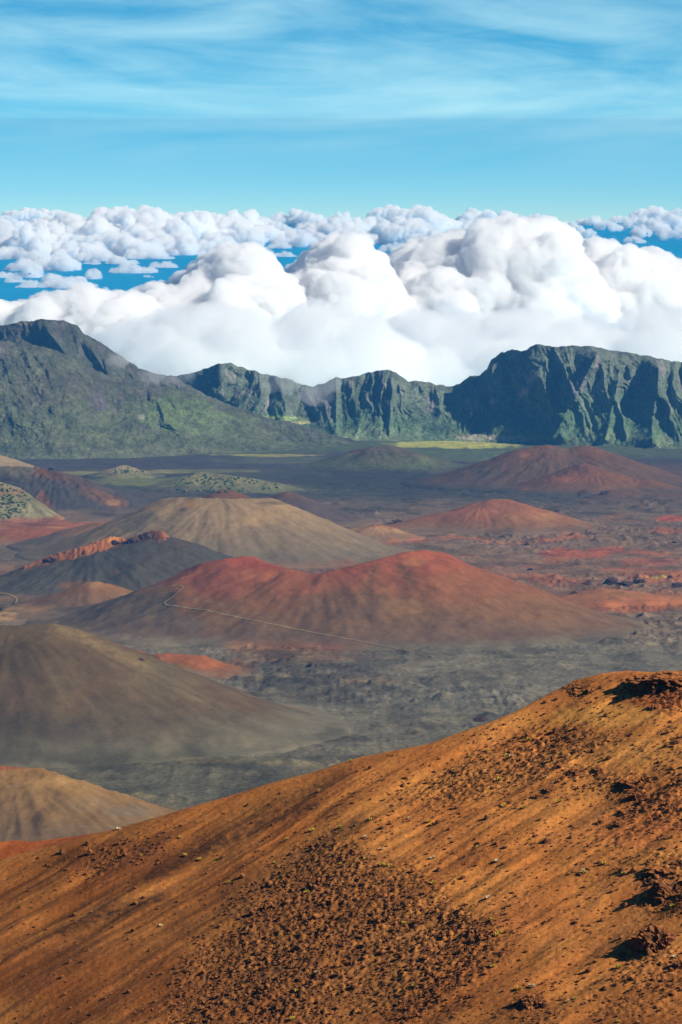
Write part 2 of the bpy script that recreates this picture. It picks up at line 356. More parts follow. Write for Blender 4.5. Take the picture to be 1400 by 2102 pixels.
# big red cone with the sagging rim
cone('cinder_cone', [(395, 1172, 5430), (440, 1150, 5420), (490, 1140, 5410), (515, 1139, 5405), (545, 1151, 5380), (590, 1161, 5352), (640, 1169, 5335), (700, 1164, 5332), (760, 1148, 5345), (830, 1131, 5370), (872, 1128, 5375), (900, 1133, 5390), (940, 1152, 5420)], .41,
     [(1120, (160, 72, 52)), (1165, (156, 76, 56)), (1215, (136, 80, 60)), (1260, (122, 84, 64)), (1310, (108, 84, 66)), (1340, (104, 84, 68))],
     [(225, 1255, 150, 75, (104, 88, 70), 1.0), (330, 1285, 110, 26, (106, 88, 70), .9), (500, 1150, 40, 12, (172, 72, 58), .8), (540, 1160, 60, 12, (158, 64, 52), .7), (508, 1183, 16, 14, (176, 96, 74), .8), (555, 1178, 14, 10, (172, 92, 68), .6), (620, 1215, 60, 14, (164, 84, 60), .5), (460, 1200, 60, 30, (150, 74, 58), .6), (650, 1168, 40, 6, (92, 62, 60), .8),
      ('s', 770, 1165, 755, 1215, 12, (86, 66, 54), .7), ('s', 822, 1165, 845, 1190, 12, (80, 62, 52), .8), (855, 1140, 45, 10, (176, 84, 56), .8), (850, 1155, 25, 9, (176, 112, 74), .5), (820, 1245, 60, 16, (148, 104, 66), .7), (700, 1240, 120, 30, (104, 78, 62), .6), (960, 1205, 80, 40, (146, 84, 60), .6), (1080, 1250, 100, 25, (130, 84, 62), .7), (560, 1240, 70, 20, (140, 84, 64), .5)],
     'wide rust-red cinder cone with sagging rim, crossed by the pale trail', res=(330, 230), r0=5., gully=.9, pits=[(655, 1150, 5435, 62, 34), (556, 1168, 5330, 16, 5), (640, 1190, 5320, 30, 5)], warp=10, seed=2)
# tan flat-topped cone
cone('cinder_cone', [(338, 1022, 6760), (370, 1019, 6740), (400, 1020, 6730), (470, 1022, 6725), (552, 1020, 6740), (590, 1034, 6760)], .45,
     [(1015, (150, 124, 84)), (1050, (146, 122, 84)), (1100, (130, 112, 82)), (1150, (112, 102, 82))],
     [(545, 1055, 60, 20, (158, 130, 84), .7), ('s', 350, 1025, 300, 1075, 10, (158, 132, 88), .6), ('s', 395, 1018, 370, 1055, 8, (88, 74, 58), .8), ('s', 425, 1050, 420, 1080, 5, (84, 74, 56), .7), ('s', 360, 1060, 330, 1110, 12, (100, 92, 72), .7), (390, 1035, 14, 8, (168, 118, 66), .7), (280, 1070, 50, 22, (104, 98, 78), .7), (560, 1032, 40, 4, (100, 82, 62), .6),
      ('s', 440, 1058, 450, 1090, 4, (170, 144, 98), .6), ('s', 470, 1050, 490, 1090, 4, (166, 142, 96), .5), ('s', 405, 1055, 400, 1090, 4, (168, 142, 98), .6), (520, 1072, 30, 10, (172, 140, 92), .5)],
     'tan flat-topped cinder cone behind the dark cone', res=(240, 180), r0=4., warp=5., gully=1.6, pits=[(400, 1015, 6790, 24, 12), (480, 1015, 6830, 60, 14)], seed=4)
# dark cone with the ragged orange rim
cone('cinder_cone', [(-60, 1205, 5960), (20, 1178, 5970), (70, 1158, 5980), (130, 1136, 5990), (200, 1117, 6000), (255, 1108, 6000), (318, 1093, 6000), (350, 1100, 5990), (395, 1124, 5990)], .40,
     [(1085, (72, 68, 64)), (1150, (76, 74, 68)), (1220, (84, 80, 72)), (1260, (92, 82, 70))],
     [('s', 60, 1160, 160, 1128, 9, (150, 88, 62), .8), ('s', 160, 1128, 255, 1108, 8, (178, 96, 62), .95), ('s', 255, 1106, 318, 1093, 9, (92, 54, 50), .95), (235, 1106, 18, 6, (196, 116, 66), .9), (190, 1124, 30, 6, (158, 84, 58), .7), (95, 1150, 22, 7, (120, 70, 54), .7), (165, 1205, 45, 14, (138, 92, 66), .75), (150, 1225, 50, 14, (126, 88, 68), .6), (235, 1175, 12, 8, (116, 88, 68), .6), (360, 1118, 30, 12, (84, 70, 60), .6), ('s', 0, 1195, 60, 1165, 6, (112, 98, 72), .7), (330, 1150, 60, 25, (82, 76, 68), .6)],
     'charcoal cinder cone whose rim is a ragged orange ridge', res=(260, 170), gully=1.6, seed=6, pits=[(200, 1105, 6080, 36, 14)])
cone('rim_ridge', [(58, 1159, 5975), (100, 1141, 5980), (150, 1129, 5985), (200, 1112, 5990), (235, 1102, 5990), (262, 1105, 5990), (300, 1089, 5990), (322, 1090, 5990)], .8,
     [(1085, (150, 84, 60)), (1120, (168, 92, 60)), (1165, (140, 84, 60))], [(235, 1107, 22, 8, (205, 122, 70), .9), (300, 1100, 40, 16, (88, 54, 52), .9), (190, 1122, 30, 8, (176, 92, 60), .7), (105, 1148, 22, 9, (112, 66, 54), .7), (265, 1115, 30, 6, (104, 60, 52), .8)],
     'ragged orange rock ridge along the rim of the charcoal cone', res=(260, 110), r0=4., warp=12., rough=3.5, gully=2., seed=7, cat='rock ridge')
# brown saddle in front of it
cone('cinder_mound', [(60, 1262, 5600), (150, 1246, 5580), (230, 1233, 5560), (300, 1217, 5540), (360, 1206, 5500), (400, 1207, 5460)], .30,
     [(1195, (104, 88, 72)), (1240, (98, 84, 70)), (1300, (112, 92, 72))],
     [(300, 1245, 80, 20, (92, 78, 68), .6), (390, 1265, 50, 22, (122, 102, 78), .6), ('s', 10, 1292, 95, 1242, 9, (176, 112, 66), .8), (200, 1280, 60, 14, (150, 92, 64), .7), (440, 1270, 60, 22, (104, 84, 68), .5), (110, 1268, 40, 12, (112, 102, 82), .5)],
     'smooth brown cinder saddle between the charcoal cone and the red cone', res=(200, 130), seed=8, cat='cinder mound', flare=9)
cone('cinder_mound', [(110, 1224, 5720), (150, 1208, 5700), (195, 1193, 5700), (205, 1200, 5690)], .36,
     [(1185, (160, 100, 70)), (1215, (136, 92, 68)), (1250, (112, 88, 70))], [(195, 1195, 14, 10, (172, 122, 84), .8)],
     'small orange cinder spur at the foot of the charcoal cone', res=(80, 70), seed=9, cat='cinder mound', flare=7)
# big olive dark cone at left, near
cone('cinder_cone', [(-160, 1300, 4210), (-60, 1286, 4205), (0, 1283, 4200), (60, 1280, 4195), (105, 1279, 4190), (150, 1291, 4185)], .43,
     [(1275, (112, 92, 60)), (1330, (102, 82, 54)), (1420, (104, 85, 58)), (1500, (96, 80, 58)), (1560, (98, 86, 68)), (1620, (96, 88, 74))],
     [('s', 110, 1280, 300, 1370, 12, (146, 124, 74), .7), ('s', 300, 1370, 420, 1440, 14, (120, 108, 72), .6), (330, 1400, 90, 40, (108, 96, 66), .5), (90, 1500, 130, 40, (76, 70, 56), .6), (280, 1480, 160, 40, (94, 86, 64), .5), (470, 1490, 110, 30, (98, 92, 72), .6), (120, 1400, 40, 70, (110, 94, 58), .45), (300, 1540, 200, 20, (98, 92, 76), .5), (40, 1350, 60, 40, (90, 78, 50), .5)],
     'large smooth olive-brown cinder cone cut off by the left edge', res=(280, 230), gully=.9, flare=11, warp=6, seed=12, gain=.88, blend=(1.0, 34.0))
# near orange tan cone, left edge
cone('cinder_cone', [(-120, 1570, 3410), (-40, 1568, 3405), (20, 1572, 3400), (70, 1577, 3395), (105, 1583, 3390), (150, 1606, 3385)], .42,
     [(1560, (158, 100, 58)), (1600, (146, 108, 60)), (1660, (128, 96, 56)), (1720, (112, 90, 60))],
     [(20, 1572, 50, 8, (150, 72, 50), .85), (110, 1610, 45, 16, (172, 128, 68), .7), (180, 1650, 50, 16, (128, 106, 66), .6), (60, 1640, 60, 30, (132, 98, 56), .5), (260, 1665, 50, 14, (108, 98, 76), .6)],
     'ochre cinder cone with red cap low at the left edge', res=(190, 160), gully=2.2, seed=14, flare=9)
# far left dark cone with red ridge
cone('cinder_cone', [(-60, 958, 8250), (30, 958, 8200), (75, 958, 8160), (110, 968, 8130), (140, 974, 8110), (170, 985, 8090), (205, 1008, 8060), (245, 1034, 8040)], .40,
     [(945, (100, 72, 66)), (975, (84, 76, 72)), (1010, (72, 72, 70)), (1060, (78, 72, 70))],
     [('s', 80, 962, 250, 1036, 13, (132, 78, 64), .8), (85, 965, 26, 10, (112, 66, 56), .8), ('s', 100, 962, 112, 972, 6, (48, 44, 46), .8), ('s', 178, 985, 186, 1000, 6, (62, 52, 52), .7), ('s', 85, 1018, 96, 1045, 10, (156, 88, 68), .85), (30, 965, 50, 16, (116, 112, 88), .7), (232, 1032, 16, 6, (160, 112, 88), .7), (130, 1000, 40, 20, (70, 70, 70), .7)],
     'dark grey cone with rusty right-hand ridge at far left', res=(200, 130), gully=3, rough=3, seed=16)
cone('scrub_hill', [(-120, 985, 7750), (-40, 982, 7750), (10, 990, 7750), (40, 1004, 7745), (62, 1024, 7740)], .80,
     [(980, (128, 122, 80)), (1020, (124, 122, 82)), (1070, (128, 124, 92))], [(15, 1010, 40, 10, (140, 100, 70), .5), (40, 1040, 40, 14, (132, 130, 92), .6)],
     'pale scrub-dotted hill in front of the dark cone at far left', mat=M_shrubby, res=(120, 100), seed=18, cat='hill', flare=5)
cone('hill', [(-90, 915, 9000), (-20, 928, 8980), (12, 940, 8960)], .36, [(920, (176, 152, 104)), (960, (140, 124, 92))], [], 'pale tan slope poking in at the far left edge', res=(70, 60), seed=19, cat='hill')
cone('scrub_hill', [(228, 967, 9350), (255, 954, 9340), (290, 966, 9340)], .34, [(950, (150, 140, 98)), (975, (130, 126, 88))], [], 'small pale pointed scrub mound on the purple lava', mat=M_shrubby, res=(80, 70), seed=20, cat='hill', flare=5)
cone('scrub_hill', [(345, 992, 8800), (385, 975, 8790), (412, 968, 8780), (470, 975, 8770), (525, 983, 8770), (560, 990, 8770)], .33, [(965, (122, 122, 78)), (990, (116, 118, 78)), (1020, (104, 106, 76))], [(450, 985, 80, 12, (134, 130, 84), .6)], 'long green scrub mound behind the tan cone', mat=M_shrubby, res=(150, 100), seed=22, cat='hill', flare=6)
cone('cinder_cone', [(438, 1013, 7600), (462, 1004, 7590), (486, 1014, 7590)], .42, [(1000, (126, 66, 56)), (1020, (116, 72, 62))], [], 'small dark red peak showing over the tan cone', res=(80, 70), seed=24)
cone('cinder_cone', [(555, 1018, 7660), (585, 1009, 7650), (610, 1016, 7640), (640, 1032, 7640)], .42, [(1005, (108, 74, 64)), (1040, (90, 76, 72))], [(580, 1012, 20, 5, (132, 78, 62), .7)], 'dull red peak behind the right shoulder of the tan cone', res=(90, 80), seed=25)
cone('scrub_hill', [(705, 932, 9720), (735, 922, 9710), (765, 917, 9700), (800, 915, 9700), (830, 921, 9690), (856, 934, 9690)], .34, [(910, (96, 82, 64)), (940, (88, 88, 64)), (972, (92, 104, 66))], [(730, 926, 18, 6, (112, 76, 62), .6), (860, 950, 40, 14, (100, 116, 66), .7)], 'low green-brown dome before the pale meadow', mat=M_shrubby, res=(140, 100), seed=26, cat='hill')
cone('cinder_cone', [(1010, 955, 8980), (1045, 933, 8990), (1085, 917, 9000), (1122, 912, 9000), (1160, 918, 9010), (1200, 913, 9010), (1240, 926, 9000), (1285, 948, 8990)], .36,
     [(905, (122, 78, 62)), (940, (106, 72, 58)), (985, (100, 76, 62)), (1020, (98, 78, 70))], [(1085, 930, 22, 14, (140, 86, 66), .6), (1120, 960, 40, 16, (98, 78, 56), .6), (1215, 935, 40, 12, (112, 68, 56), .6), (1000, 970, 40, 16, (96, 84, 64), .7), (1150, 925, 30, 6, (96, 84, 58), .5)],
     'broad brown-red cone under the cliffs on the right', res=(230, 150), gully=2.5, seed=28, pits=[(1160, 912, 9060, 40, 12)])
cone('cinder_cone', [(1128, 992, 8720), (1165, 968, 8740), (1200, 951, 8750), (1235, 962, 8740), (1275, 982, 8720), (1330, 985, 8700)], .36, [(945, (116, 72, 60)), (985, (126, 76, 62)), (1015, (110, 80, 68))], [(1160, 985, 30, 8, (152, 86, 66), .7), (1210, 965, 30, 8, (108, 66, 56), .6)], 'smaller rusty cone leaning on the broad brown cone', res=(150, 100), gully=2.5, seed=30)
cone('cinder_mound', [(1200, 1010, 8560), (1210, 1004, 8560), (1222, 1011, 8555)], .4, [(1000, (112, 74, 66)), (1020, (104, 76, 68))], [], 'tiny dark red hump at the foot of the rusty cone', res=(60, 60), seed=31, cat='cinder mound', flare=4)
cone('cinder_mound', [(1240, 1013, 8480), (1262, 1005, 8480), (1300, 1007, 8470), (1360, 1012, 8470), (1440, 1008, 8480)], .36, [(1000, (112, 76, 66)), (1025, (108, 80, 72))], [(1240, 1012, 8, 5, (56, 46, 48), .9)], 'long low rusty bank at the right edge below the brown cone', res=(150, 70), seed=32, cat='cinder mound', flare=6)
cone('cinder_mound', [(850, 1064, 7480), (890, 1055, 7490), (935, 1046, 7500), (980, 1032, 7510), (1012, 1024, 7510), (1038, 1023, 7510), (1065, 1037, 7500), (1095, 1055, 7490)], .33,
     [(1015, (162, 88, 66)), (1050, (150, 88, 68)), (1090, (140, 94, 74))], [(985, 1055, 40, 14, (170, 96, 70), .6), (1120, 1060, 40, 8, (166, 110, 78), .6), ('s', 1012, 1068, 1016, 1075, 5, (84, 70, 56), .7), (890, 1065, 40, 8, (140, 80, 66), .6)],
     'salmon-red mound alone on the lava plain, right of centre', res=(170, 100), seed=34, cat='cinder mound', flare=7)
cone('cinder_mound', [(735, 1086, 7200), (765, 1076, 7200), (795, 1083, 7190), (835, 1096, 7190)], .33, [(1070, (150, 84, 66)), (1085, (168, 124, 84)), (1110, (134, 102, 80))], [(770, 1078, 16, 4, (150, 76, 60), .8)], 'little mound with red top and pale yellow flank', res=(90, 70), seed=36, cat='cinder mound', flare=5, gully=2.5)
cone('cinder_mound', [(1172, 1226, 5840), (1210, 1212, 5850), (1240, 1206, 5850), (1300, 1214, 5850), (1350, 1224, 5840), (1450, 1222, 5840)], .28, [(1200, (172, 100, 64)), (1225, (160, 98, 64)), (1260, (146, 98, 68))], [(1270, 1225, 28, 12, (116, 82, 64), .7), (1350, 1235, 60, 8, (176, 108, 68), .7)], 'bright orange bank at right, at the edge of the grey lava', res=(150, 80), seed=38, cat='cinder mound', flare=6)
cone('cinder_mound', [(180, 1316, 4830), (240, 1328, 4810), (300, 1348, 4790), (345, 1340, 4785), (400, 1346, 4775), (435, 1362, 4765)], .36, [(1310, (164, 84, 56)), (1350, (160, 82, 54)), (1390, (134, 84, 58))], [(300, 1352, 26, 12, (92, 60, 48), .8), (360, 1375, 40, 14, (120, 96, 66), .7), (420, 1360, 40, 14, (172, 88, 54), .7)], 'red-orange mound peeping out behind the olive-brown cone', res=(140, 100), seed=40, cat='cinder mound', flare=7, gully=2)
cone('cinder_mound', [(-60, 1094, 7150), (30, 1084, 7150), (95, 1079, 7150), (130, 1080, 7150)], .28, [(1070, (160, 90, 70)), (1100, (150, 82, 66)), (1125, (130, 84, 70))], [(120, 1081, 24, 4, (184, 120, 88), .7)], 'flat brick-red mound at the left edge beside the tan cone', res=(110, 70), seed=42, cat='cinder mound', flare=6)
cone('cinder_mound', [(165, 1085, 6980), (195, 1072, 6980), (215, 1071, 6980), (235, 1077, 6980)], .3, [(1065, (164, 96, 66)), (1085, (130, 96, 74)), (1110, (104, 94, 80))], [], 'narrow orange ridge tucked against the left foot of the tan cone', res=(80, 60), seed=43, cat='cinder mound', flare=5)

def surf_zv(xs, ys):
    Z = ground_z(xs, ys)
    for (x0, x1, y0, y1, hz) in CONES:
        k = (xs >= x0) & (xs <= x1) & (ys >= y0) & (ys <= y1)
        if k.any(): Z[k] = np.maximum(Z[k], hz(xs[k], ys[k]))
    return Z
def surf_z(x, y): return float(surf_zv(np.array([x]), np.array([y]))[0])
def hit(px, py, ya=3000., yb=11500.):             # where that direction meets the terrain
    d = ray(px, py); d = d / d[1]
    Y = ya; step = 12.
    ys = np.arange(ya, yb, step); xs = d[0] * ys; zs = d[2] * ys
    Z = surf_zv(xs, ys)
    i = np.argmax(zs <= Z)
    if zs[i] > Z[i] or i == 0: i = len(ys) - 1
    a = (zs[i - 1] - Z[i - 1]); b = (Z[i] - zs[i]); f = a / (a + b + 1e-9)
    Yh = ys[i - 1] + f * step
    return np.array([d[0] * Yh, Yh, surf_z(d[0] * Yh, Yh)])

# pale trails
def trail(pts, width, label):
    P = []
    for (a, b) in zip(pts[:-1], pts[1:]):
        n = max(2, int(math.hypot(b[0] - a[0], b[1] - a[1]) / 5))
        for k in range(n): P.append(hit(a[0] + (b[0] - a[0]) * k / n, a[1] + (b[1] - a[1]) * k / n))
    P.append(hit(*pts[-1])); P = np.array(P)
    for _ in range(2): P[1:-1, :2] = (P[:-2, :2] + 2 * P[1:-1, :2] + P[2:, :2]) / 4
    T = np.gradient(P, axis=0)[:, :2]; T /= np.linalg.norm(T, axis=1)[:, None] + 1e-9
    Nn = np.stack([-T[:, 1], T[:, 0]], 1)
    rows = []
    for s in (-.5, -.17, .17, .5):
        q = P[:, :2] + Nn * width * s * (1 + 0.35 * fbm(np.arange(len(P)) * .5, np.zeros(len(P)) + s, 2, 3))[:, None]
        z = surf_zv(q[:, 0], q[:, 1]) + 0.7
        rows.append(np.column_stack([q, z]))
    o = grid_obj('trail', np.array(rows), M_trail); tag(o, label, 'trail', kind='structure')
trail([(352, 1203), (368, 1201), (379, 1205), (360, 1222), (334, 1240), (345, 1243), (420, 1253), (500, 1270), (570, 1284), (650, 1300), (720, 1313), (790, 1327), (850, 1340), (900, 1352)], 2.3, 'thin pale hiking trail bending round the red cone')
trail([(-20, 1216), (15, 1219), (38, 1228), (32, 1238), (10, 1247), (-20, 1253)], 3.6, 'pale track curling at the left edge below the charcoal cone')

# ------------------------------------------------------------------ mountains and cliffs at the crater's far end
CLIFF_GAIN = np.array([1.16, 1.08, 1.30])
def cliff(name, crest, base, label, cols, nu, nv, apron=.35, sa=.55, rib=60., ribscale=150., seed=1, spurs=(), blobs=(), slant=0.0, back=500., foot_noise=0.0, cat='mountain', rough=6., gain=1.0):
    cx = np.array([c[0] for c in crest], float); u = np.linspace(cx[0], cx[-1], nu)
    cy = np.interp(u, cx, [c[1] for c in crest]); cY = np.interp(u, cx, [c[2] for c in crest])
    bx = [b[0] for b in base]; bY = np.interp(u, bx, [b[1] for b in base])
    Cw = np.array([at(a, b, c) for a, b, c in zip(u, cy, cY)])
    Bx = np.array([(a - 700) / F * c * 1.006 for a, c in zip(u, bY)])
    Bz = floor0(Bx, bY) - 6
    v = np.concatenate([np.linspace(0, 1, nv), 1 + np.linspace(0, 1, 14)[1:] ** 1.5])
    U, Vv = np.meshgrid(np.arange(nu), v, indexing='ij')
    t = np.clip(Vv, 0, 1)
    s = np.where(t < apron, sa * t / apron, sa + (1 - sa) * (t - apron) / (1 - apron))
    # soften the break of slope
    s0 = t; s = 0.8 * s + 0.2 * s0
    X = Bx[U] + (Cw[U, 0] - Bx[U]) * s; Y = bY[U] + (Cw[U, 1] - bY[U]) * s; Z = Bz[U] + (Cw[U, 2] - Bz[U]) * t
    over = np.clip(Vv - 1, 0, 1)
    Y = Y + over * back; Z = Z - over * back * .75
    wob = fbm(X / 230., Z / 330., 4, seed + 20)
    xr = (X + slant * (Z - Bz[U]) + 75 * wob + 90 * fbm(X / 420., Z / 1500., 2, seed + 25)) / ribscale
    vary = .55 + .9 * sstep(-.4, .5, fbm(X / 300., Z / 500., 2, seed + 27))
    rb = ridged(xr, Z / 900., 2, seed, .5) - 0.9
    rb2 = ridged(xr * 2.3 + 5, Z / 140., 3, seed + 3) - 1.0
    win = sstep(0.02, 0.30, t) * (1 - 0.75 * sstep(0.82, 1.0, t)) * np.where(Vv > 1, 0.25, 1)
    off = rib * vary * (rb * 1.0 + 0.38 * rb2) * win
    PX, PY = proj(X, Y, Z)
    for (x1, y1, x2, y2, w, amp) in spurs:
        d, tt = seg_dist(PX, PY, x1, y1, x2, y2); off = off + amp * np.exp(-(d / w)) * sstep(0, .12, t) * (1 - sstep(.9, 1, t))
    fine = fbm(X / 28., Z / 22., 4, seed + 30) * rough + fbm(X / 9., Z / 9., 3, seed + 33) * rough * .35
    Y = Y - off - fine * (0.35 + 0.65 * win)
    Z = Z + np.where(t > .05, fbm(X / 35., Y / 35., 4, seed + 40) * 4.0, 0)
    C = ramp(t + 0.18 * fbm(X / 120., Z / 90., 4, seed + 50), cols)
    rockm = sstep(0.15, 0.75, fbm(X / 45., Z / 80., 5, seed + 60)) * .55 * sstep(.2, .5, t)
    C = C * (1 - rockm[..., None]) + lin((104, 98, 90)) * rockm[..., None]
    C = paint(C, PX, PY, blobs, seed + 70, 1.0, .03)
    dots = sstep(0.1, .5, fbm(X / 7., Z / 6., 2, seed + 80))[..., None] * .45
    C = C * (1 - dots) + C * .5 * dots
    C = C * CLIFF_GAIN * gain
    mid = nu // 2; o3 = np.array([Cw[mid, 0], bY[mid], Bz[mid]])
    o = grid_obj(name, np.stack([X, Y, Z], -1), M_cliff, C, origin=o3)
    tag(o, label, cat, kind='structure')
    return o
cliff('mountain_cliff',
      [(300, 780, 12000), (350, 772, 11900), (380, 769, 11850), (420, 756, 11800), (450, 747, 11750), (475, 746, 11750), (510, 759, 11750), (540, 768, 11750), (565, 772, 11750), (600, 780, 11750), (622, 790, 11750), (645, 793, 11750), (668, 785, 11720), (690, 772, 11700), (702, 778, 11700), (735, 770, 11680), (765, 763, 11680), (795, 756, 11650), (815, 766, 11640), (838, 782, 11640), (862, 781, 11640), (880, 786, 11640), (905, 790, 11620), (930, 794, 11620),
       (945, 785, 11600), (965, 772, 11580), (985, 769, 11560), (1000, 755, 11540), (1010, 738, 11500), (1030, 723, 11460), (1052, 718, 11430), (1070, 722, 11400), (1087, 712, 11370), (1102, 707, 11350), (1140, 711, 11330), (1180, 709, 11310), (1215, 710, 11290), (1250, 718, 11270), (1300, 726, 11250), (1350, 735, 11230), (1400, 743, 11210), (1500, 756, 11190), (1600, 770, 11170)],
      [(300, 11500), (600, 11380), (700, 11280), (800, 11230), (930, 11210), (1000, 11190), (1070, 11130), (1150, 11000), (1300, 10820), (1400, 10730), (1600, 10680)],
      'blue-green ribbed cliff wall closing the crater, rising to a flat-topped massif', [(0, (84, 96, 62)), (.2, (62, 82, 52)), (.5, (66, 78, 56)), (.8, (70, 80, 60)), (1.1, (76, 84, 62))], 900, 240,
      rib=72., ribscale=125., gain=1.6, seed=70, slant=0.12,
      spurs=[(1225, 715, 1125, 900, 20, 130), (1160, 745, 1085, 800, 14, 80), (1345, 740, 1330, 940, 16, 120), (1010, 750, 960, 860, 16, 60), (790, 765, 790, 880, 14, 60), (690, 780, 690, 880, 12, 50), (1270, 760, 1240, 900, 14, 50)],
      blobs=[('s', 1095, 770, 1060, 832, 5, (150, 128, 112), .9), (1050, 900, 40, 8, (150, 140, 100), .6), (560, 860, 60, 8, (120, 140, 70), .6), (620, 868, 30, 4, (150, 150, 90), .6), (985, 897, 50, 7, (140, 134, 104), .6), (1010, 825, 10, 5, (130, 124, 112), .8)])
cliff('mountain_ridge', [(-200, 690, 11300), (-80, 680, 11280), (0, 669, 11260), (40, 661, 11250), (85, 655, 11240), (130, 658, 11230), (160, 668, 11220), (172, 684, 11220), (200, 699, 11220), (235, 722, 11230), (262, 739, 11240), (285, 755, 11260), (320, 766, 11300), (360, 775, 11350), (420, 810, 11400), (470, 850, 11400)],
      [(-200, 10700), (0, 10700), (300, 10900), (470, 11000)], 'dark peak with a knobbed summit at upper left behind the green slope', [(0, (84, 94, 62)), (.4, (80, 88, 60)), (.75, (74, 80, 60)), (1.1, (88, 88, 66))], 420, 200, rib=55, ribscale=120, gain=.8, seed=90, slant=.3,
      spurs=[(90, 660, 150, 740, 16, 70), (175, 690, 230, 780, 14, 70)], blobs=[(50, 664, 20, 4, (140, 130, 80), .6)])
cliff('mountain_slope', [(-250, 705, 10800), (-100, 700, 10800), (0, 698, 10800), (60, 704, 10810), (115, 718, 10820), (170, 745, 10840), (215, 768, 10860), (250, 776, 10880), (300, 785, 10900), (350, 795, 10930), (400, 806, 10960), (440, 818, 10990), (490, 838, 11040), (545, 856, 11080), (600, 868, 11110), (660, 885, 11140), (720, 902, 11120), (770, 915, 11080)],
      [(-250, 10150), (0, 10180), (150, 10160), (300, 10330), (450, 10480), (600, 10700), (700, 10850), (770, 10960)], 'long green mountain slope running down to the crater floor at left', [(0, (98, 104, 70)), (.3, (98, 106, 68)), (.7, (92, 98, 66)), (1.1, (90, 92, 68))], 620, 230, rib=46, ribscale=170, seed=110, slant=.9, apron=.5, sa=.5, rough=8, gain=.72,
      spurs=[(280, 790, 520, 890, 16, 30)], blobs=[(370, 850, 80, 40, (102, 122, 66), .7), (440, 870, 80, 25, (104, 120, 72), .6), (205, 830, 18, 18, (104, 96, 92), .7), (290, 855, 8, 6, (150, 146, 120), .6), (100, 800, 90, 40, (96, 94, 66), .5), (330, 780, 60, 8, (96, 96, 72), .5), ('s', 60, 800, 100, 820, 5, (60, 62, 56), .6), ('s', 270, 860, 310, 885, 5, (58, 64, 54), .6)])

# ------------------------------------------------------------------ foreground hill
TS = 0.43; AZ = R(30)
P0 = at(700, 1850, 600)
GX, GY = TS * math.cos(AZ), TS * math.sin(AZ)
def plane_z(x, y): return P0[2] + GX * (x - P0[0]) + GY * (y - P0[1])
def plane_hit(px, py):
    d = ray(px, py); t = (P0[2] - GX * P0[0] - GY * P0[1]) / (d[2] - GX * d[0] - GY * d[1]); return d * t
SIL = [(-330, 1860), (-200, 1822), (-100, 1795), (0, 1770), (60, 1754), (130, 1735), (220, 1712), (300, 1690), (400, 1660), (470, 1640), (560, 1612), (640, 1592), (700, 1572), (740, 1560), (800, 1549), (880, 1533), (940, 1511), (1000, 1491), (1060, 1466), (1120, 1434), (1160, 1414), (1200, 1397), (1240, 1387), (1290, 1382), (1330, 1384), (1400, 1387), (1500, 1392), (1700, 1420)]
_sil = np.array([plane_hit(*s) for s in SIL])
_fd = np.array([-math.cos(AZ), -math.sin(AZ)])               # downhill
def hill_coords(x, y):
    return x * _fd[0] + y * _fd[1], -x * _fd[1] + y * _fd[0]  # along the fall line, across it
def inpoly(PX, PY, poly):
    r = np.zeros(np.shape(PX), bool); n = len(poly)
    for i in range(n):
        x1, y1 = poly[i]; x2, y2 = poly[(i + 1) % n]
        c = ((y1 > PY) != (y2 > PY)) & (PX < (x2 - x1) * (PY - y1) / (y2 - y1 + 1e-9) + x1); r ^= c
    return r
PATCH = {
    'dense': [(600, 1765), (690, 1718), (745, 1740), (800, 1785), (880, 1798), (905, 1835), (905, 1860), (965, 1868), (1030, 1890), (1038, 1960), (990, 2000), (930, 2035), (880, 2110), (790, 2110), (760, 2060), (800, 2000), (770, 1985), (740, 2040), (690, 2110), (330, 2110), (380, 2010), (430, 1930), (520, 1850)],
    'band': [(815, 1648), (870, 1600), (960, 1548), (1060, 1500), (1150, 1468), (1180, 1478), (1130, 1520), (1230, 1490), (1290, 1480), (1260, 1520), (1160, 1560), (1060, 1620), (960, 1640), (880, 1660), (820, 1665)],
    'left': [(105, 1785), (150, 1752), (240, 1720), (330, 1706), (385, 1730), (370, 1755), (300, 1775), (220, 1800), (150, 1810)],
    'strip': [(380, 1860), (480, 1800), (600, 1740), (700, 1690), (770, 1650), (800, 1660), (740, 1700), (640, 1755), (520, 1830), (430, 1880)],
    'rightrim': [(1285, 1400), (1400, 1395), (1460, 1400), (1460, 1455), (1340, 1462), (1300, 1440)],
    'right': [(1130, 1600), (1220, 1560), (1300, 1600), (1400, 1560), (1470, 1600), (1470, 1720), (1330, 1690), (1290, 1760), (1235, 1770), (1240, 1700), (1290, 1650), (1200, 1620)],
    'right2': [(1320, 1760), (1470, 1730), (1470, 1890), (1330, 1890), (1310, 1820)],
    'right3': [(1280, 1900), (1340, 1930), (1400, 1980), (1400, 2040), (1330, 2020), (1290, 1960)],
    'mid': [(1160, 1790), (1230, 1775), (1260, 1800), (1240, 1830), (1170, 1820)],
    'corner': [(1045, 2110), (1050, 2030), (1090, 2015), (1125, 2050), (1130, 2110)],
    'low': [(120, 2120), (250, 2010), (400, 1900), (450, 1900), (400, 2000), (350, 2120)],
    'field': [(1200, 2000), (1300, 1990), (1400, 2040), (1400, 2110), (1150, 2110)],
    'upper': [(1330, 1500), (1420, 1480), (1460, 1540), (1360, 1560), (1250, 1560), (1290, 1520)],
}
DENS = {'dense': 1.0, 'band': .8, 'left': .6, 'strip': .4, 'rightrim': .9, 'right': .75, 'right2': .9, 'right3': 1.0, 'mid': .6, 'corner': .9, 'field': .45, 'low': .3, 'upper': .45}
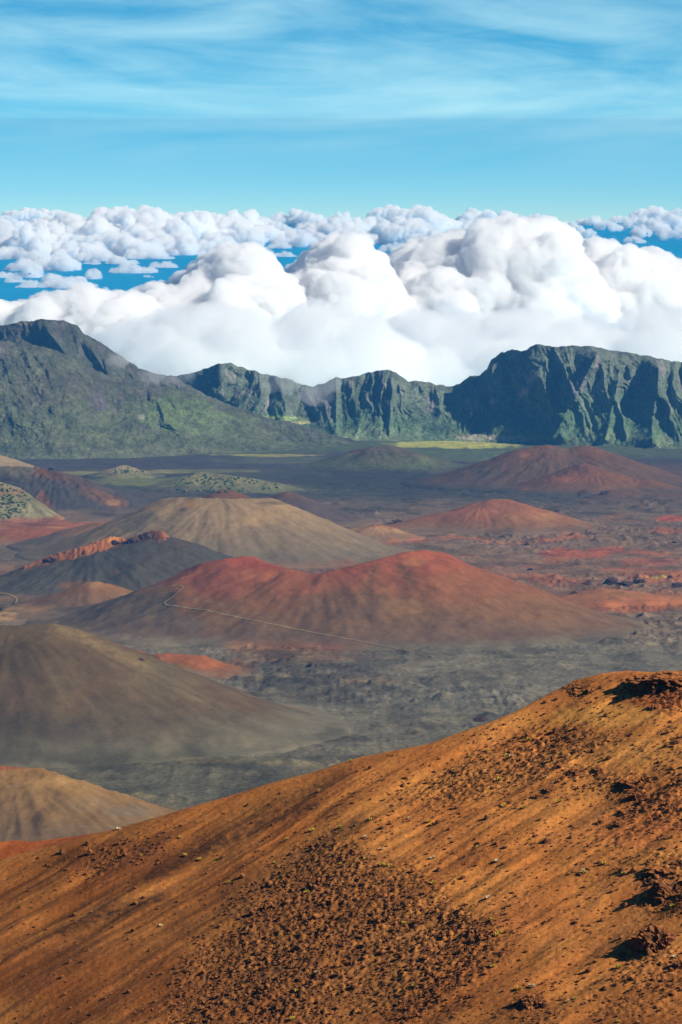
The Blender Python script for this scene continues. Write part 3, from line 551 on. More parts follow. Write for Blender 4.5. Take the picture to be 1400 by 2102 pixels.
def patch_density(PX, PY):
    wx0 = PX + 26 * fbm(PX * .02, PY * .02, 4, 200); wy0 = PY + 16 * fbm(PX * .02, PY * .02, 4, 210)
    acc = 0
    for (jx, jy) in ((0, 0), (-34, 10), (30, -14), (14, 22), (-18, -22), (52, 4), (-56, -6)): acc = acc + _pd(wx0 + jx, wy0 + jy) / 7.
    return acc * sstep(.12, .55, acc + .28 * fbm(PX * .045, PY * .06, 3, 215))
def _pd(wx, wy):
    PX = wx; d = np.zeros(np.shape(wx))
    for k, poly in PATCH.items():
        x = [p[0] for p in poly]; y = [p[1] for p in poly]
        box = (wx > min(x)) & (wx < max(x)) & (wy > min(y)) & (wy < max(y))
        if box.any():
            m = np.zeros(np.shape(PX), bool); m[box] = inpoly(wx[box], wy[box], poly)
            d = np.maximum(d, m * DENS[k])
    return d
def hill_base(x, y):
    """smooth hill: a tilted flank that rolls over its crest"""
    yr = np.interp(x, _sil[:, 0], _sil[:, 1])
    l, w = hill_coords(x, y)
    e = y - yr
    r = 9.0
    fall = np.where(e > 0, 0.92 * (np.sqrt(e * e + r * r) - r), 0)
    und = 1.1 * fbm(x / 30., y / 34., 3, 301) * sstep(6, -14, e) * sstep(0, 1, 1)
    rill = 0.5 * fbm(w / 7., l / 90., 3, 311) * sstep(3, -10, e)
    return plane_z(x, np.minimum(y, yr + 400)) * 1.0 - np.where(e > 0, GY * 0 + fall, 0) + und + rill - 0.25
def hill_z(x, y):
    z = hill_base(x, y)
    PX, PY = proj(x, y, z)
    d = patch_density(PX, PY)
    n = .52 * np.maximum(fbm(x / 1.0, y / 1.0, 3, 320, .6), -.12) + .2 * fbm(x / .8, y / .8, 2, 325)
    z = z + n * d + 0.05 * fbm(x / 1.3, y / 1.3, 3, 330)
    return z
HILL_BLOBS = [
    ('s', 0, 1765, 420, 1660, 16, (205, 122, 56), .5), ('s', 400, 1660, 760, 1570, 14, (196, 110, 48), .5),
    ('s', 700, 1590, 330, 1790, 20, (98, 60, 36), .85), ('s', 800, 1600, 420, 1815, 14, (150, 80, 36), .6), ('s', 650, 1650, 300, 1800, 10, (84, 54, 34), .8), ('s', 740, 1680, 460, 1850, 12, (88, 58, 36), .75), ('s', 640, 1690, 540, 1740, 7, (206, 112, 50), .6),
    ('s', 330, 1840, 130, 1910, 16, (70, 48, 34), .9), ('s', 240, 1850, 0, 1970, 10, (90, 56, 34), .6), ('s', 190, 1870, 60, 1930, 6, (196, 128, 62), .6), ('s', 200, 1920, 0, 2080, 14, (104, 64, 36), .5), ('s', 160, 1925, 90, 1960, 12, (70, 48, 34), .6), ('s', 420, 1730, 180, 1860, 16, (110, 66, 36), .5),
    ('s', 1225, 1850, 1100, 1960, 8, (96, 62, 40), .75), ('s', 1325, 1870, 1210, 1965, 6, (98, 66, 46), .75), ('s', 1260, 1650, 1130, 1740, 14, (112, 72, 44), .6), ('s', 1180, 1860, 1040, 1980, 30, (150, 82, 38), .4), ('s', 1290, 1890, 1160, 1990, 18, (140, 80, 40), .5),
    (1250, 1470, 120, 25, (212, 140, 64), .6), (980, 1830, 110, 50, (210, 126, 58), .6), (1180, 1560, 100, 20, (206, 128, 60), .5), (1320, 1545, 100, 25, (204, 130, 62), .5), (1360, 1425, 80, 30, (166, 78, 38), .7), (1320, 1700, 90, 40, (184, 96, 50), .5), (1040, 1700, 150, 50, (196, 116, 54), .4),
    (640, 1900, 300, 160, (150, 92, 46), .45), (250, 2000, 250, 110, (150, 86, 42), .45), (1100, 1480, 70, 20, (200, 124, 56), .5), (900, 1560, 70, 20, (184, 100, 44), .5), (1050, 1860, 60, 50, (186, 104, 52), .5), (250, 1760, 110, 35, (140, 76, 40), .6),
]
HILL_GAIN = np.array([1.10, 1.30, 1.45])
def build_hill():
    xs = np.concatenate([np.linspace(-130, -78, 60)[:-1], np.linspace(-78, 78, 640), np.linspace(78, 130, 60)[1:]])
    X0, T = np.meshgrid(xs, np.concatenate([np.linspace(0, 1, 520), 1 + np.linspace(0, 1, 70)[1:] ** 1.6]), indexing='ij')
    yr = np.interp(X0, _sil[:, 0], _sil[:, 1])
    Y = np.where(T <= 1, 470 + (yr + 12 - 470) * T ** 0.75, yr + 12 + (T - 1) * 260)
    Z = hill_z(X0, Y)
    PX, PY = proj(X0, Y, Z)
    l, w = hill_coords(X0, Y)
    C = np.ones(X0.shape + (3,)) * lin((192, 116, 54))
    big = fbm(X0 / 22., Y / 22., 4, 350)
    k = np.clip(.5 + big, 0, 1)[..., None]
    C = C * (1 - k) + lin((178, 99, 45)) * k
    st = fbm(w / 2.2, l / 38., 4, 360)
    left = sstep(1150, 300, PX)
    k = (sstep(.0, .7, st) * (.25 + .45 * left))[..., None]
    C = C * (1 - k) + lin((108, 64, 34)) * k
    k = (sstep(.05, .7, -st) * .35)[..., None]
    C = C * (1 - k) + lin((208, 126, 58)) * k
    C = paint(C, PX, PY, HILL_BLOBS, 370, .9, .02)
    k = (np.maximum(sstep(1000, 250, PX), .8 * sstep(1950, 2110, PY)) * 1.0 * np.clip(.8 + .5 * fbm(X0 / 15., Y / 15., 3, 377), 0, 1))[..., None]  # left and bottom: redder brown, with vignette and grazing shade painted into the albedo
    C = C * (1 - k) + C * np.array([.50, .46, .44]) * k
    d = patch_density(PX, PY)
    k = (d * (0.3 + .5 * sstep(-.2, .5, fbm(X0 / 1.6, Y / 1.6, 3, 380))))[..., None]
    C = C * (1 - k) + lin((92, 57, 33)) * k
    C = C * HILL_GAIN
    C = C * (1 + .18 * fbm(X0 / .8, Y / .8, 3, 390))[..., None]
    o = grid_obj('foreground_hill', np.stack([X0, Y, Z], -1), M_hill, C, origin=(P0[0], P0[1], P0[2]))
    tag(o, 'orange cinder hillside filling the foreground, falling to the lower left', 'hill', kind='structure')
build_hill()

def build_back_ridge():
    cr = np.array([at(*c) for c in [(-260, 1722, 745), (-120, 1728, 745), (0, 1732, 745), (80, 1729, 742), (150, 1722, 738), (215, 1712, 730), (270, 1704, 722)]])
    t = np.linspace(0, len(cr) - 1, 90); i = np.clip(t.astype(int), 0, len(cr) - 2); f = (t - i)[:, None]; cr = cr[i] * (1 - f) + cr[i + 1] * f
    Y, X = np.meshgrid(np.linspace(660, 860, 220), np.linspace(-140, -20, 200), indexing='ij')
    z = np.full(X.shape, -1e9)
    for w in cr: z = np.maximum(z, w[2] - .42 * (np.sqrt((X - w[0]) ** 2 + (Y - w[1]) ** 2 + 36) - 6))
    z += .4 * fbm(X / 9., Y / 9., 4, 340)
    C = np.ones(X.shape + (3,)) * lin((176, 96, 46)); k = np.clip(.5 + fbm(X / 6., Y / 9., 4, 345), 0, 1)[..., None]; C = C * (1 - k) + lin((146, 76, 38)) * k
    o = grid_obj('back_ridge', np.stack([X, Y, z], -1), M_hill, C, origin=(cr[40][0], cr[40][1], cr[40][2] - 30)); tag(o, 'low orange ridge just behind the hillside crest at lower left', 'hill', kind='structure')
build_back_ridge()

# ------------------------------------------------------------------ rocks, outcrops and tufts on the foreground hill
def rock_mesh(name, sub, seed, mat, flat=1.0, rough=.25, cuts=7):
    r = np.random.default_rng(seed)
    bm = bmesh.new(); bmesh.ops.create_icosphere(bm, subdivisions=sub, radius=1.0)
    V = np.array([v.co[:] for v in bm.verts])
    V = V * (1 + rough * pn3(V * 1.3, seed)[:, None] + .5 * rough * pn3(V * 3.1, seed + 1)[:, None])
    for _ in range(cuts):
        n = r.normal(size=3); n /= np.linalg.norm(n); h = r.uniform(.55, .85)
        dd = V @ n; k = dd > h; V[k] -= np.outer(dd[k] - h, n)
    V = V * np.array([r.uniform(.8, 1.25), r.uniform(.8, 1.2), r.uniform(.75, 1.15) * flat])
    V[:, 2] += .25
    for v, c in zip(bm.verts, V): v.co = c
    me = bpy.data.meshes.new(name); bm.to_mesh(me); bm.free(); me.materials.append(mat)
    return me
def vis_hill(n, mode):
    """random places on the visible flank"""
    x = rng.uniform(-76, 84, n); yr = np.interp(x, _sil[:, 0], _sil[:, 1]); y = yr - rng.uniform(-.5, 150, n)
    z = hill_z(x, y); PX, PY = proj(x, y, z)
    k = (PX > -60) & (PX < 1560) & (PY < 2125)
    return x[k], y[k], z[k], PX[k], PY[k]
x, y, z, PX, PY = vis_hill(110000, 0)
d = patch_density(PX, PY)
sparse = .03 + .05 * sstep(600, 1000, PX) + .16 * sstep(.0, .6, fbm(PX * .012, PY * .02, 3, 400)) * sstep(300, 700, PX)
keep = rng.uniform(size=len(x)) < np.maximum(d * .6, sparse * .7)
x, y, z, PX, PY, d = (a[keep] for a in (x, y, z, PX, PY, d))
size = np.exp(rng.normal(-1.65, .42, len(x))) * np.where(d > .5, .84, .92)
size = np.minimum(size, .7)
order = np.argsort(-size)
big_i, small_i = order[:280], order[280:]
rock_big = [rock_mesh('rock', 2, 500 + i, M_rock) for i in range(8)]
def where(px, py, dd):
    if dd > .3:
        for k, poly in PATCH.items():
            if inpoly(np.array([px]), np.array([py]), poly)[0]: return k
    return 'open'
ROCKLAB = {'dense': 'brown rock in the dense rubble patch, lower centre', 'band': 'brown rock in the slanting rubble band below the crest', 'left': 'brown rock in the small rubble patch at lower left',
           'strip': 'brown rock in the thin rubble streak left of centre', 'rightrim': 'red-brown rock under the overhang at the crest, right', 'right': 'brown rock among the ledges at right', 'right2': 'brown rock in the rubble at the right edge, above the shadowed outcrop',
           'right3': 'brown rock in the rubble below the shadowed outcrop', 'mid': 'brown rock in the small cluster on the bare slope at right', 'corner': 'brown rock in the clump at the bottom edge, right of centre', 'field': 'brown rock in the thin scatter at the bottom right', 'upper': 'brown rock in the scatter at the right edge below the crest', 'low': 'brown rock in the thin scatter left of the dense rubble patch', 'open': 'lone brown rock on open orange cinder'}
def spot(px, py, x0, x1, y0, y1):
    a = ('left', 'central', 'right')[int(min(2, max(0, 3 * (px - x0) / (x1 - x0))))]; b = ('upper', 'middle', 'lower')[int(min(2, max(0, 3 * (py - y0) / (y1 - y0))))]
    return b + ' ' + a
for j, i in enumerate(big_i):
    k = where(PX[i], PY[i], d[i]); s = size[i]
    o = link('rock', rock_big[j % 8], (x[i], y[i], z[i] + s * .05), (rng.uniform(-.3, .3), rng.uniform(-.3, .3), rng.uniform(0, 6.28)), (s, s, s))
    lab = ROCKLAB[k]
    if k == 'dense': lab = ('large ' if s > .5 else 'small ' if s < .38 else '') + 'brown rock in the dense rubble patch, %s part' % spot(PX[i], PY[i], 400, 1030, 1720, 2102)
    elif k == 'open': lab = 'lone brown rock on open orange cinder, %s of the hillside' % spot(PX[i], PY[i], 0, 1400, 1400, 2102)
    elif k in ('band', 'right'): lab = ('large ' if s > .45 else 'small ') + lab + ', %s part' % spot(PX[i], PY[i], min(p[0] for p in PATCH[k]), max(p[0] for p in PATCH[k]), min(p[1] for p in PATCH[k]), max(p[1] for p in PATCH[k]))
    tag(o, lab, 'rock', 'rocks: ' + ROCKLAB[k])
def rubble():
    protos = []
    for i in range(6):
        me = rock_mesh('tmp', 1, 600 + i, M_rubble, rough=.35, cuts=3)
        V = np.array([v.co[:] for v in me.vertices]); Fc = np.array([p.vertices[:] for p in me.polygons]); protos.append((V, Fc)); bpy.data.meshes.remove(me)
    Vs, Fs = [], []; n = 0
    for j, i in enumerate(small_i):
        V, Fc = protos[j % 6]; a = rng.uniform(0, 6.28); c, s_ = math.cos(a), math.sin(a); s = size[i]
        Q = V @ np.array([[c, s_, 0], [-s_, c, 0], [0, 0, 1]]) * s + np.array([x[i], y[i], z[i] - .12 * s])
        Vs.append(Q - P0); Fs.append(Fc + n); n += len(V)
    me = mesh_from('rubble', np.concatenate(Vs), np.concatenate(Fs), M_rubble, smooth=False)
    o = link('rubble', me, tuple(P0)); tag(o, 'loose brown cinder rubble strewn over the orange hillside', 'rubble', kind='stuff')
    return len(small_i)
print('rubble pieces', rubble())

def hill_hit(px, py):
    p = plane_hit(px, py); return np.array([p[0], p[1], float(hill_z(np.array([p[0]]), np.array([p[1]]))[0])])
AX_D = np.array([-math.cos(AZ), -math.sin(AZ), -TS]); AX_D /= np.linalg.norm(AX_D)
AX_A = np.array([math.sin(AZ), -math.cos(AZ), 0.]); AX_N = np.cross(AX_A, AX_D); AX_N *= np.sign(AX_N[2])
def outcrop(px, py, wpx, hpx, tilt, seed, label, lump=1.0):
    """craggy ledge bedded in the slope: flush on the uphill side, a broken face on the downhill side"""
    p = hill_hit(px, py); m = p[1] / F
    r = np.random.default_rng(seed)
    bm = bmesh.new(); bmesh.ops.create_icosphere(bm, subdivisions=5, radius=1.0)
    V = np.array([v.co[:] for v in bm.verts])
    V = np.sign(V) * np.abs(V) ** .72                                   # blocky
    V = V * (1 + .34 * pn3(V * 1.5, seed)[:, None] * lump)
    for (f, a) in ((2.4, .26), (5.5, .15), (12., .07)):
        rg = 1 - 2 * np.abs(pn3(V * f, seed + int(f))); V = V * (1 + a * (rg - .5)[:, None] * np.array([1, 1, .7]))
    V = V + .05 * np.stack([pn3(V * 9., seed + 31 + i) for i in range(3)], 1)
    wl = wpx * m * .45; th = hpx * m * .40
    q = R(16) + tilt
    D2 = AX_D * math.cos(q) + AX_N * math.sin(q); N2 = AX_N * math.cos(q) - AX_D * math.sin(q)
    L_ = max(wl, th) * .9
    V = V[:, :1] * L_ * D2 + V[:, 1:2] * max(wl, th * .8) * AX_A + V[:, 2:] * th * .85 * N2
    for v, c in zip(bm.verts, V): v.co = c
    me = bpy.data.meshes.new('rock_outcrop'); bm.to_mesh(me); bm.free(); me.materials.append(M_rock)
    c = p - AX_D * L_ * .45 - AX_N * th * .42
    o = link('rock_outcrop', me, tuple(c)); tag(o, label, 'rock outcrop', 'rock ledges on the foreground hill')
    return o
OUT = [(1350, 1406, 150, 62, .1, 'long overhanging ledge with deep shadow on the crest at far right'), (1175, 1412, 70, 24, -.3, 'dark jagged ledge on the skyline left of the crest overhang'), (1210, 1418, 36, 26, 0, 'single boulder with black shadow just below the skyline ledge'),
       (1330, 1940, 105, 130, .25, 'largest craggy outcrop, black-shadowed, low at the right edge'), (1356, 1838, 75, 100, .1, 'craggy knob above the largest outcrop at the right edge'), (1345, 1795, 70, 34, .1, 'flat ledge over the craggy knob at the right edge'),
       (1290, 1600, 60, 34, .1, 'ledge at the top of the rocky gully, right'), (1300, 1632, 36, 40, .1, 'shadowed block in the rocky gully, right'), (1180, 1580, 46, 28, 0, 'left ledge of the pair above the bare slope, right of centre'), (1225, 1575, 32, 24, 0, 'right ledge of the pair above the bare slope, right of centre'), (1125, 1618, 34, 30, 0, 'squat boulder at the lower end of the ledges, right of centre'), (1100, 1632, 24, 26, 0, 'leftmost small boulder below the ledges, right of centre'),
       (1280, 1660, 34, 24, 0, 'broken block under the gully, right'), (1270, 1690, 30, 22, 0, 'lowest block of the gully, right'), (1085, 2065, 60, 60, .2, 'craggy clump at the bottom edge right of centre'), (1340, 1455, 34, 20, 0, 'red-brown boulder below the crest overhang'), (855, 1890, 26, 34, 0, 'tall dark boulder inside the dense rubble patch'), (1395, 1975, 40, 40, 0, 'small crag at the very right edge below the largest outcrop')]
for i, (px, py, w_, h_, t_, lab) in enumerate(OUT): outcrop(px, py, w_, h_, t_, 700 + i, lab)

def leaf_mat(name, c):
    m, nt, b = nmat(name); b.inputs['Base Color'].default_value = (*lin(c), 1); b.inputs['Roughness'].default_value = .8; return m
M_tuft = leaf_mat('yellow_green_leaves', (196, 172, 72)); M_silver = leaf_mat('silver_leaves', (214, 196, 160)); M_bush = leaf_mat('dark_bush_leaves', (66, 82, 44)); M_bush2 = leaf_mat('grey_bush_leaves', (104, 112, 72))
def tuft_mesh(seed, mat, n=70):
    r = np.random.default_rng(seed); V, Fc = [], []
    for i in range(n):
        a = r.uniform(0, 6.28); e = math.asin(r.uniform(.1, 1)); dr = np.array([math.cos(a) * math.cos(e), math.sin(a) * math.cos(e), math.sin(e)])
        side = np.cross(dr, r.normal(size=3)); side /= np.linalg.norm(side); b = dr * r.uniform(0, .35); tip = dr * r.uniform(.75, 1.1); w = r.uniform(.08, .16)
        q = len(V); V += [b - side * w * .6, b + side * w * .6, (b + tip) / 2 + side * w, tip, (b + tip) / 2 - side * w]
        Fc += [(q, q + 1, q + 2), (q, q + 2, q + 4), (q + 4, q + 2, q + 3)]
    return mesh_from('tuft', np.array(V), np.array(Fc), mat, smooth=False)
tm = [tuft_mesh(i, M_tuft) for i in range(3)]; sm = [tuft_mesh(9 + i, M_silver) for i in range(2)]
TUFT = [(1085, 1505), (1040, 1538), (930, 1570), (965, 1545), (1000, 1530), (1025, 1585), (1075, 1655), (1035, 1650), (880, 1685), (887, 1690), (760, 1690), (700, 1700), (720, 1560), (790, 1640), (640, 1705), (590, 1720), (565, 1765), (470, 1805), (410, 1750), (370, 1715), (380, 1745), (290, 1755), (630, 1840), (750, 1770), (785, 1782), (800, 1780), (890, 1812), (700, 1780), (830, 1890), (1010, 1890), (1025, 1915), (1012, 1985), (1020, 1920), (850, 2015), (610, 2030), (600, 2085), (1180, 2050), (1270, 2100), (1270, 1980), (1200, 1790), (1240, 1770), (1380, 1860), (1280, 1795), (1065, 2035), (980, 1740), (1150, 1640)]
SILV = [(840, 1680), (927, 1717), (785, 1747), (888, 1760), (1198, 1789), (1093, 2027), (1167, 2057), (1020, 1768), (650, 1995), (1385, 1960), (1050, 1540), (750, 1725), (330, 1900), (1120, 1590), (243, 1700), (1002, 1843)]
for j, (px, py) in enumerate(TUFT):
    p = hill_hit(px, py); s = rng.uniform(.45, .75)
    o = link('tuft', tm[j % 3], tuple(p), (0, 0, rng.uniform(0, 6)), (s, s, s)); tag(o, 'small yellow-green tuft on the orange hillside, %s part' % spot(px, py, 280, 1400, 1480, 2102), 'plant', 'yellow-green tufts on the hillside')
for j, (px, py) in enumerate(SILV):
    p = hill_hit(px, py); s = rng.uniform(.4, .7)
    o = link('silver_plant', sm[j % 2], tuple(p), (0, 0, rng.uniform(0, 6)), (s * 1.2, s * 1.2, s)); tag(o, 'small pale silvery plant on the orange hillside, %s part' % spot(px, py, 240, 1400, 1540, 2060), 'plant', 'silvery plants on the hillside')

# ------------------------------------------------------------------ shrubs on the far scrub hills, crags on the lava plain
def bush_mesh(seed, mat):
    r = np.random.default_rng(seed); bm = bmesh.new()
    for i in range(4):
        mtx = Matrix.Translation((r.uniform(-.5, .5), r.uniform(-.5, .5), r.uniform(.25, .6))) @ Matrix.Diagonal((*(r.uniform(.4, .65, 3)), 1))
        bmesh.ops.create_icosphere(bm, subdivisions=2, radius=1, matrix=mtx)
    V = np.array([v.co[:] for v in bm.verts]); V = V * (1 + .35 * pn3(V * 3, seed)[:, None])
    for v, c in zip(bm.verts, V): v.co = c
    me = bpy.data.meshes.new('shrub'); bm.to_mesh(me); bm.free(); me.materials.append(mat); return me
bm_ = [bush_mesh(i, M_bush) for i in range(3)] + [bush_mesh(5, M_bush2)]
def scatter_bush(n, px0, px1, py0, py1, smin, smax, label, group, mask=None):
    c = 0
    while c < n:
        px, py = rng.uniform(px0, px1), rng.uniform(py0, py1)
        if mask and not inpoly(np.array([px]), np.array([py]), mask)[0]: continue
        p = hit(px, py, 6500.); s = rng.uniform(smin, smax)
        o = link('shrub', bm_[c % 4], tuple(p - np.array([0, 0, .3])), (0, 0, rng.uniform(0, 6)), (s * 1.2, s, s)); tag(o, label + ', %s part' % spot(px, py, px0, px1, py0, py1), 'shrub', group); c += 1
scatter_bush(110, 340, 580, 968, 1015, 2.2, 4.6, 'dark green shrub on the long scrub mound behind the tan cone', 'shrubs on the long mound', [(345, 1000), (385, 976), (412, 970), (470, 977), (525, 985), (575, 995), (570, 1005), (440, 1014), (360, 1012)])
scatter_bush(80, 0, 75, 990, 1066, 2.0, 4.0, 'dark green shrub on the pale hill at the far left edge', 'shrubs on the left hill', [(0, 992), (40, 1006), (68, 1030), (60, 1050), (30, 1062), (0, 1068)])
scatter_bush(22, 225, 300, 956, 972, 2.0, 3.6, 'dark green shrub on the small pointed mound', 'shrubs on the pointed mound', [(225, 970), (255, 956), (298, 970), (260, 973)])
CRAG = [(1082, 1116, 12, 8, 'lone black lava crag on the plain beside the salmon mound'), (1087, 1168, 12, 9, 'lone black lava crag below the other on the plain'), (1205, 1195, 14, 12, 'dark pinnacle left of the crag row at right'), (1250, 1196, 34, 14, 'left crag of the dark row above the orange bank'), (1285, 1198, 38, 16, 'middle crag of the dark row above the orange bank'), (1312, 1192, 22, 12, 'right crag of the dark row above the orange bank'), (1376, 1182, 10, 8, 'small black knob near the right edge above the orange bank'), (1388, 1200, 22, 14, 'dark crag at the right edge above the orange bank'), (1178, 1217, 12, 8, 'dark rock at the left tip of the orange bank'),
        (815, 1070, 22, 8, 'dark rock wall at the left tip of the salmon mound'), (985, 1476, 34, 16, 'dark lava knob just above the crest of the foreground hill'), (1238, 1012, 10, 7, 'black rock at the tip of the long rusty bank'),
        (272, 1108, 26, 12, 'dark rock on the orange rim, left of the end crag'), (300, 1098, 26, 16, 'end crag of the orange rim on the charcoal cone'), (240, 1113, 20, 8, 'dark ledge midway on the orange rim'), (105, 1146, 26, 9, 'dark ledge at the low end of the orange rim'), (105, 963, 14, 8, 'black crag on top of the dark grey cone at far left'), (290, 1353, 10, 8, 'dark rock in the hollow of the red-orange mound'), (1384, 1113, 10, 6, 'small black rock far right on the plain')]
for i, (px, py, w_, h_, lab) in enumerate(CRAG):
    p = hit(px, py + h_ * .3); m = p[1] / F
    me = rock_mesh('lava_crag', 4, 800 + i, M_crag, rough=.7, cuts=6)
    o = link('lava_crag', me, tuple(p), (0, 0, 0), (w_ * m * .5, w_ * m * .4, h_ * m * .62)); tag(o, lab, 'crag', 'dark lava crags')

# ------------------------------------------------------------------ ocean and clouds
RE = 7433000.0
SEA = -2980.0
def sea_z(d): return SEA - d * d / (2 * RE)
def build_ocean():
    m, nt, b = nmat('sea_water'); b.inputs['Base Color'].default_value = (0.012, 0.13, 0.30, 1); b.inputs['Roughness'].default_value = .6; b.inputs['Specular IOR Level'].default_value = .12; b.inputs['IOR'].default_value = 1.33
    N, L = nt.nodes, nt.links; g = N.new('ShaderNodeNewGeometry'); n = N.new('ShaderNodeTexNoise'); n.inputs['Scale'].default_value = .00012; n.inputs['Detail'].default_value = 5; L.new(g.outputs['Position'], n.inputs[0])
    rp = N.new('ShaderNodeValToRGB'); rp.color_ramp.elements[0].color = (0.008, 0.26, 0.52, 1); rp.color_ramp.elements[1].color = (0.014, 0.34, 0.62, 1); L.new(n.outputs[0], rp.inputs[0]); L.new(rp.outputs[0], b.inputs['Base Color'])
    dd = np.concatenate([np.linspace(13500, 60000, 30), np.linspace(64000, 330000, 70)]); az = np.linspace(R(-75), R(75), 160)
    D, A = np.meshgrid(dd, az, indexing='ij')
    P = np.stack([D * np.sin(A), D * np.cos(A), sea_z(D)], -1)
    o = grid_obj('ocean', P, m); tag(o, 'blue ocean far below, seen between the clouds', 'ocean', kind='structure')
build_ocean()

def cloud_mat(name, dens):
    m = bpy.data.materials.new(name); m.use_nodes = True; nt = m.node_tree; nt.nodes.clear()
    out = nt.nodes.new('ShaderNodeOutputMaterial'); v = nt.nodes.new('ShaderNodeVolumeScatter'); v.inputs['Color'].default_value = (.9995, .9995, .9995, 1); v.inputs['Density'].default_value = dens; v.inputs['Anisotropy'].default_value = -0.2
    nt.links.new(v.outputs[0], out.inputs['Volume']); m.cycles.homogeneous_volume = True
    return m
_b = bmesh.new(); bmesh.ops.create_icosphere(_b, subdivisions=3, radius=1); ICO_V = np.array([v.co[:] for v in _b.verts]); ICO_F = np.array([[v.index for v in f.verts] for f in _b.faces]); _b.free()
def blob_mesh(name, spheres, voxel, mat, disp, seed):
    """union of puffs, remeshed, then billowed"""
    Q = np.concatenate([ICO_V * np.array([r, r, r * .92]) + np.array(p) for (p, r) in spheres]); Fq = np.concatenate([ICO_F + i * len(ICO_V) for i in range(len(spheres))])
    tmp = mesh_from('tmp', Q, Fq, mat)
    o = bpy.data.objects.new('tmp', tmp); COL.objects.link(o)
    md = o.modifiers.new('r', 'REMESH'); md.mode = 'VOXEL'; md.voxel_size = voxel
    dg = bpy.context.evaluated_depsgraph_get(); me = bpy.data.meshes.new_from_object(o.evaluated_get(dg))
    bpy.data.objects.remove(o); bpy.data.meshes.remove(tmp)
    for step, (sz, amp) in enumerate(disp):
        if step == 2:                                            # heal folds
            o = bpy.data.objects.new('tmp', me); COL.objects.link(o); md = o.modifiers.new('r', 'REMESH'); md.mode = 'VOXEL'; md.voxel_size = voxel * .9
            m2 = bpy.data.meshes.new_from_object(o.evaluated_get(bpy.context.evaluated_depsgraph_get())); bpy.data.objects.remove(o); bpy.data.meshes.remove(me); me = m2
        n = len(me.vertices); V = np.empty(n * 3, np.float32); me.vertices.foreach_get('co', V); V = V.reshape(-1, 3).astype(np.float64)
        Nn = np.empty(n * 3, np.float32); me.vertex_normals.foreach_get('vector', Nn); Nn = Nn.reshape(-1, 3)
        b = 1 - 2.2 * np.abs(pn3(V / sz, seed)); seed += 1       # rounded billows with creases
        V = V + Nn * (amp * (1 - np.abs(1 - b) * 1.0))[:, None]
        me.vertices.foreach_set('co', V.astype(np.float32).ravel()); me.update()
    me.polygons.foreach_set('use_smooth', np.ones(len(me.polygons), bool))
    me.name = name; me.materials.clear(); me.materials.append(mat); return me
M_cloud = cloud_mat('cumulus', .036); M_far = cloud_mat('distant_cumulus', .006); M_bank = cloud_mat('misty_bank', .008); M_mist = cloud_mat('mist', .0035)
def cumulus(outline, bottom, Y, depth, rmin, rmax, n, seed, label, voxel=13., mat=None):
    r = np.random.default_rng(seed); m = Y / F
    ox = [o[0] for o in outline]; oy = [o[1] for o in outline]
    sp = []; c0 = at(.5 * (ox[0] + ox[-1]), bottom, Y)
    pts = [(px, py) for px, py in zip(np.linspace(ox[0], ox[-1], 400), np.interp(np.linspace(ox[0], ox[-1], 400), ox, oy))]
    PA = np.array(pts)
    c = 0
    while c < n:
        px = r.uniform(ox[0], ox[-1]); top = np.interp(px, ox, oy); py = r.uniform(top, bottom)
        dd = np.hypot(PA[:, 0] - px, PA[:, 1] - py).min(); dd = min(dd, px - ox[0] + 8, ox[-1] - px + 8)
        rad = min(dd * 1.05, r.uniform(rmin, rmax))
        if rad < rmin * .55: continue
        q = min(1, dd / (rmax * 2.0))
        yy = Y + depth * (1 - q) * r.uniform(-.2, .6) - depth * q * r.uniform(0, 1)
        p = at(px, py, yy); sp.append((Vector(p - c0), rad * m)); c += 1
    me = blob_mesh('cumulus_cloud', sp, voxel, mat or M_cloud, [(240, 44), (110, 24), (52, 13), (27, 7)], seed)
    o = link('cumulus_cloud', me, tuple(c0)); tag(o, label, 'cloud', 'cumulus bank behind the cliffs')
    print(label, len(me.vertices))
cumulus([(-260, 640), (-120, 640), (0, 641), (60, 640), (110, 620), (165, 608), (210, 616), (260, 624), (330, 640), (390, 680)], 720, 15900, 600, 20, 52, 210, 21, 'low white cloud at the left, behind the dark peak')
cumulus([(270, 640), (290, 606), (340, 600), (390, 576), (420, 552), (450, 527), (490, 514), (530, 521), (556, 552), (590, 600), (640, 660)], 700, 16300, 700, 22, 62, 240, 22, 'sloping white cloud tower left of centre')
cumulus([(560, 600), (590, 577), (618, 560), (640, 527), (665, 503), (700, 494), (740, 506), (770, 540), (800, 590), (840, 650)], 700, 16800, 700, 22, 62, 240, 23, 'white cloud tower at centre')
cumulus([(770, 580), (800, 545), (830, 527), (870, 507), (920, 500), (960, 490), (1000, 470), (1040, 459), (1080, 471), (1110, 471), (1150, 466), (1170, 490), (1185, 540), (1240, 620)], 690, 17300, 700, 22, 72, 340, 24, 'tallest and widest white cloud, right of centre')
cumulus([(1150, 560), (1185, 516), (1230, 501), (1270, 520), (1300, 526), (1350, 531), (1380, 542), (1410, 562), (1500, 560), (1640, 600)], 690, 18100, 700, 22, 66, 280, 25, 'white cloud running out of the right edge')
cumulus([(240, 655), (330, 626), (420, 592), (520, 566), (600, 576), (700, 545), (790, 550), (900, 525), (1050, 505), (1180, 515), (1300, 540), (1450, 560), (1560, 600)], 700, 18900, 500, 24, 70, 330, 28, 'long white cloud body filling the gaps between the towers', 16.)
cumulus([(150, 730), (210, 690), (280, 668), (350, 650), (420, 640), (500, 655), (580, 660), (650, 640), (720, 650), (800, 690), (860, 740)], 830, 14800, 500, 20, 55, 220, 26, 'greyish front cloud bank hanging behind the left saddle', 16., M_bank)
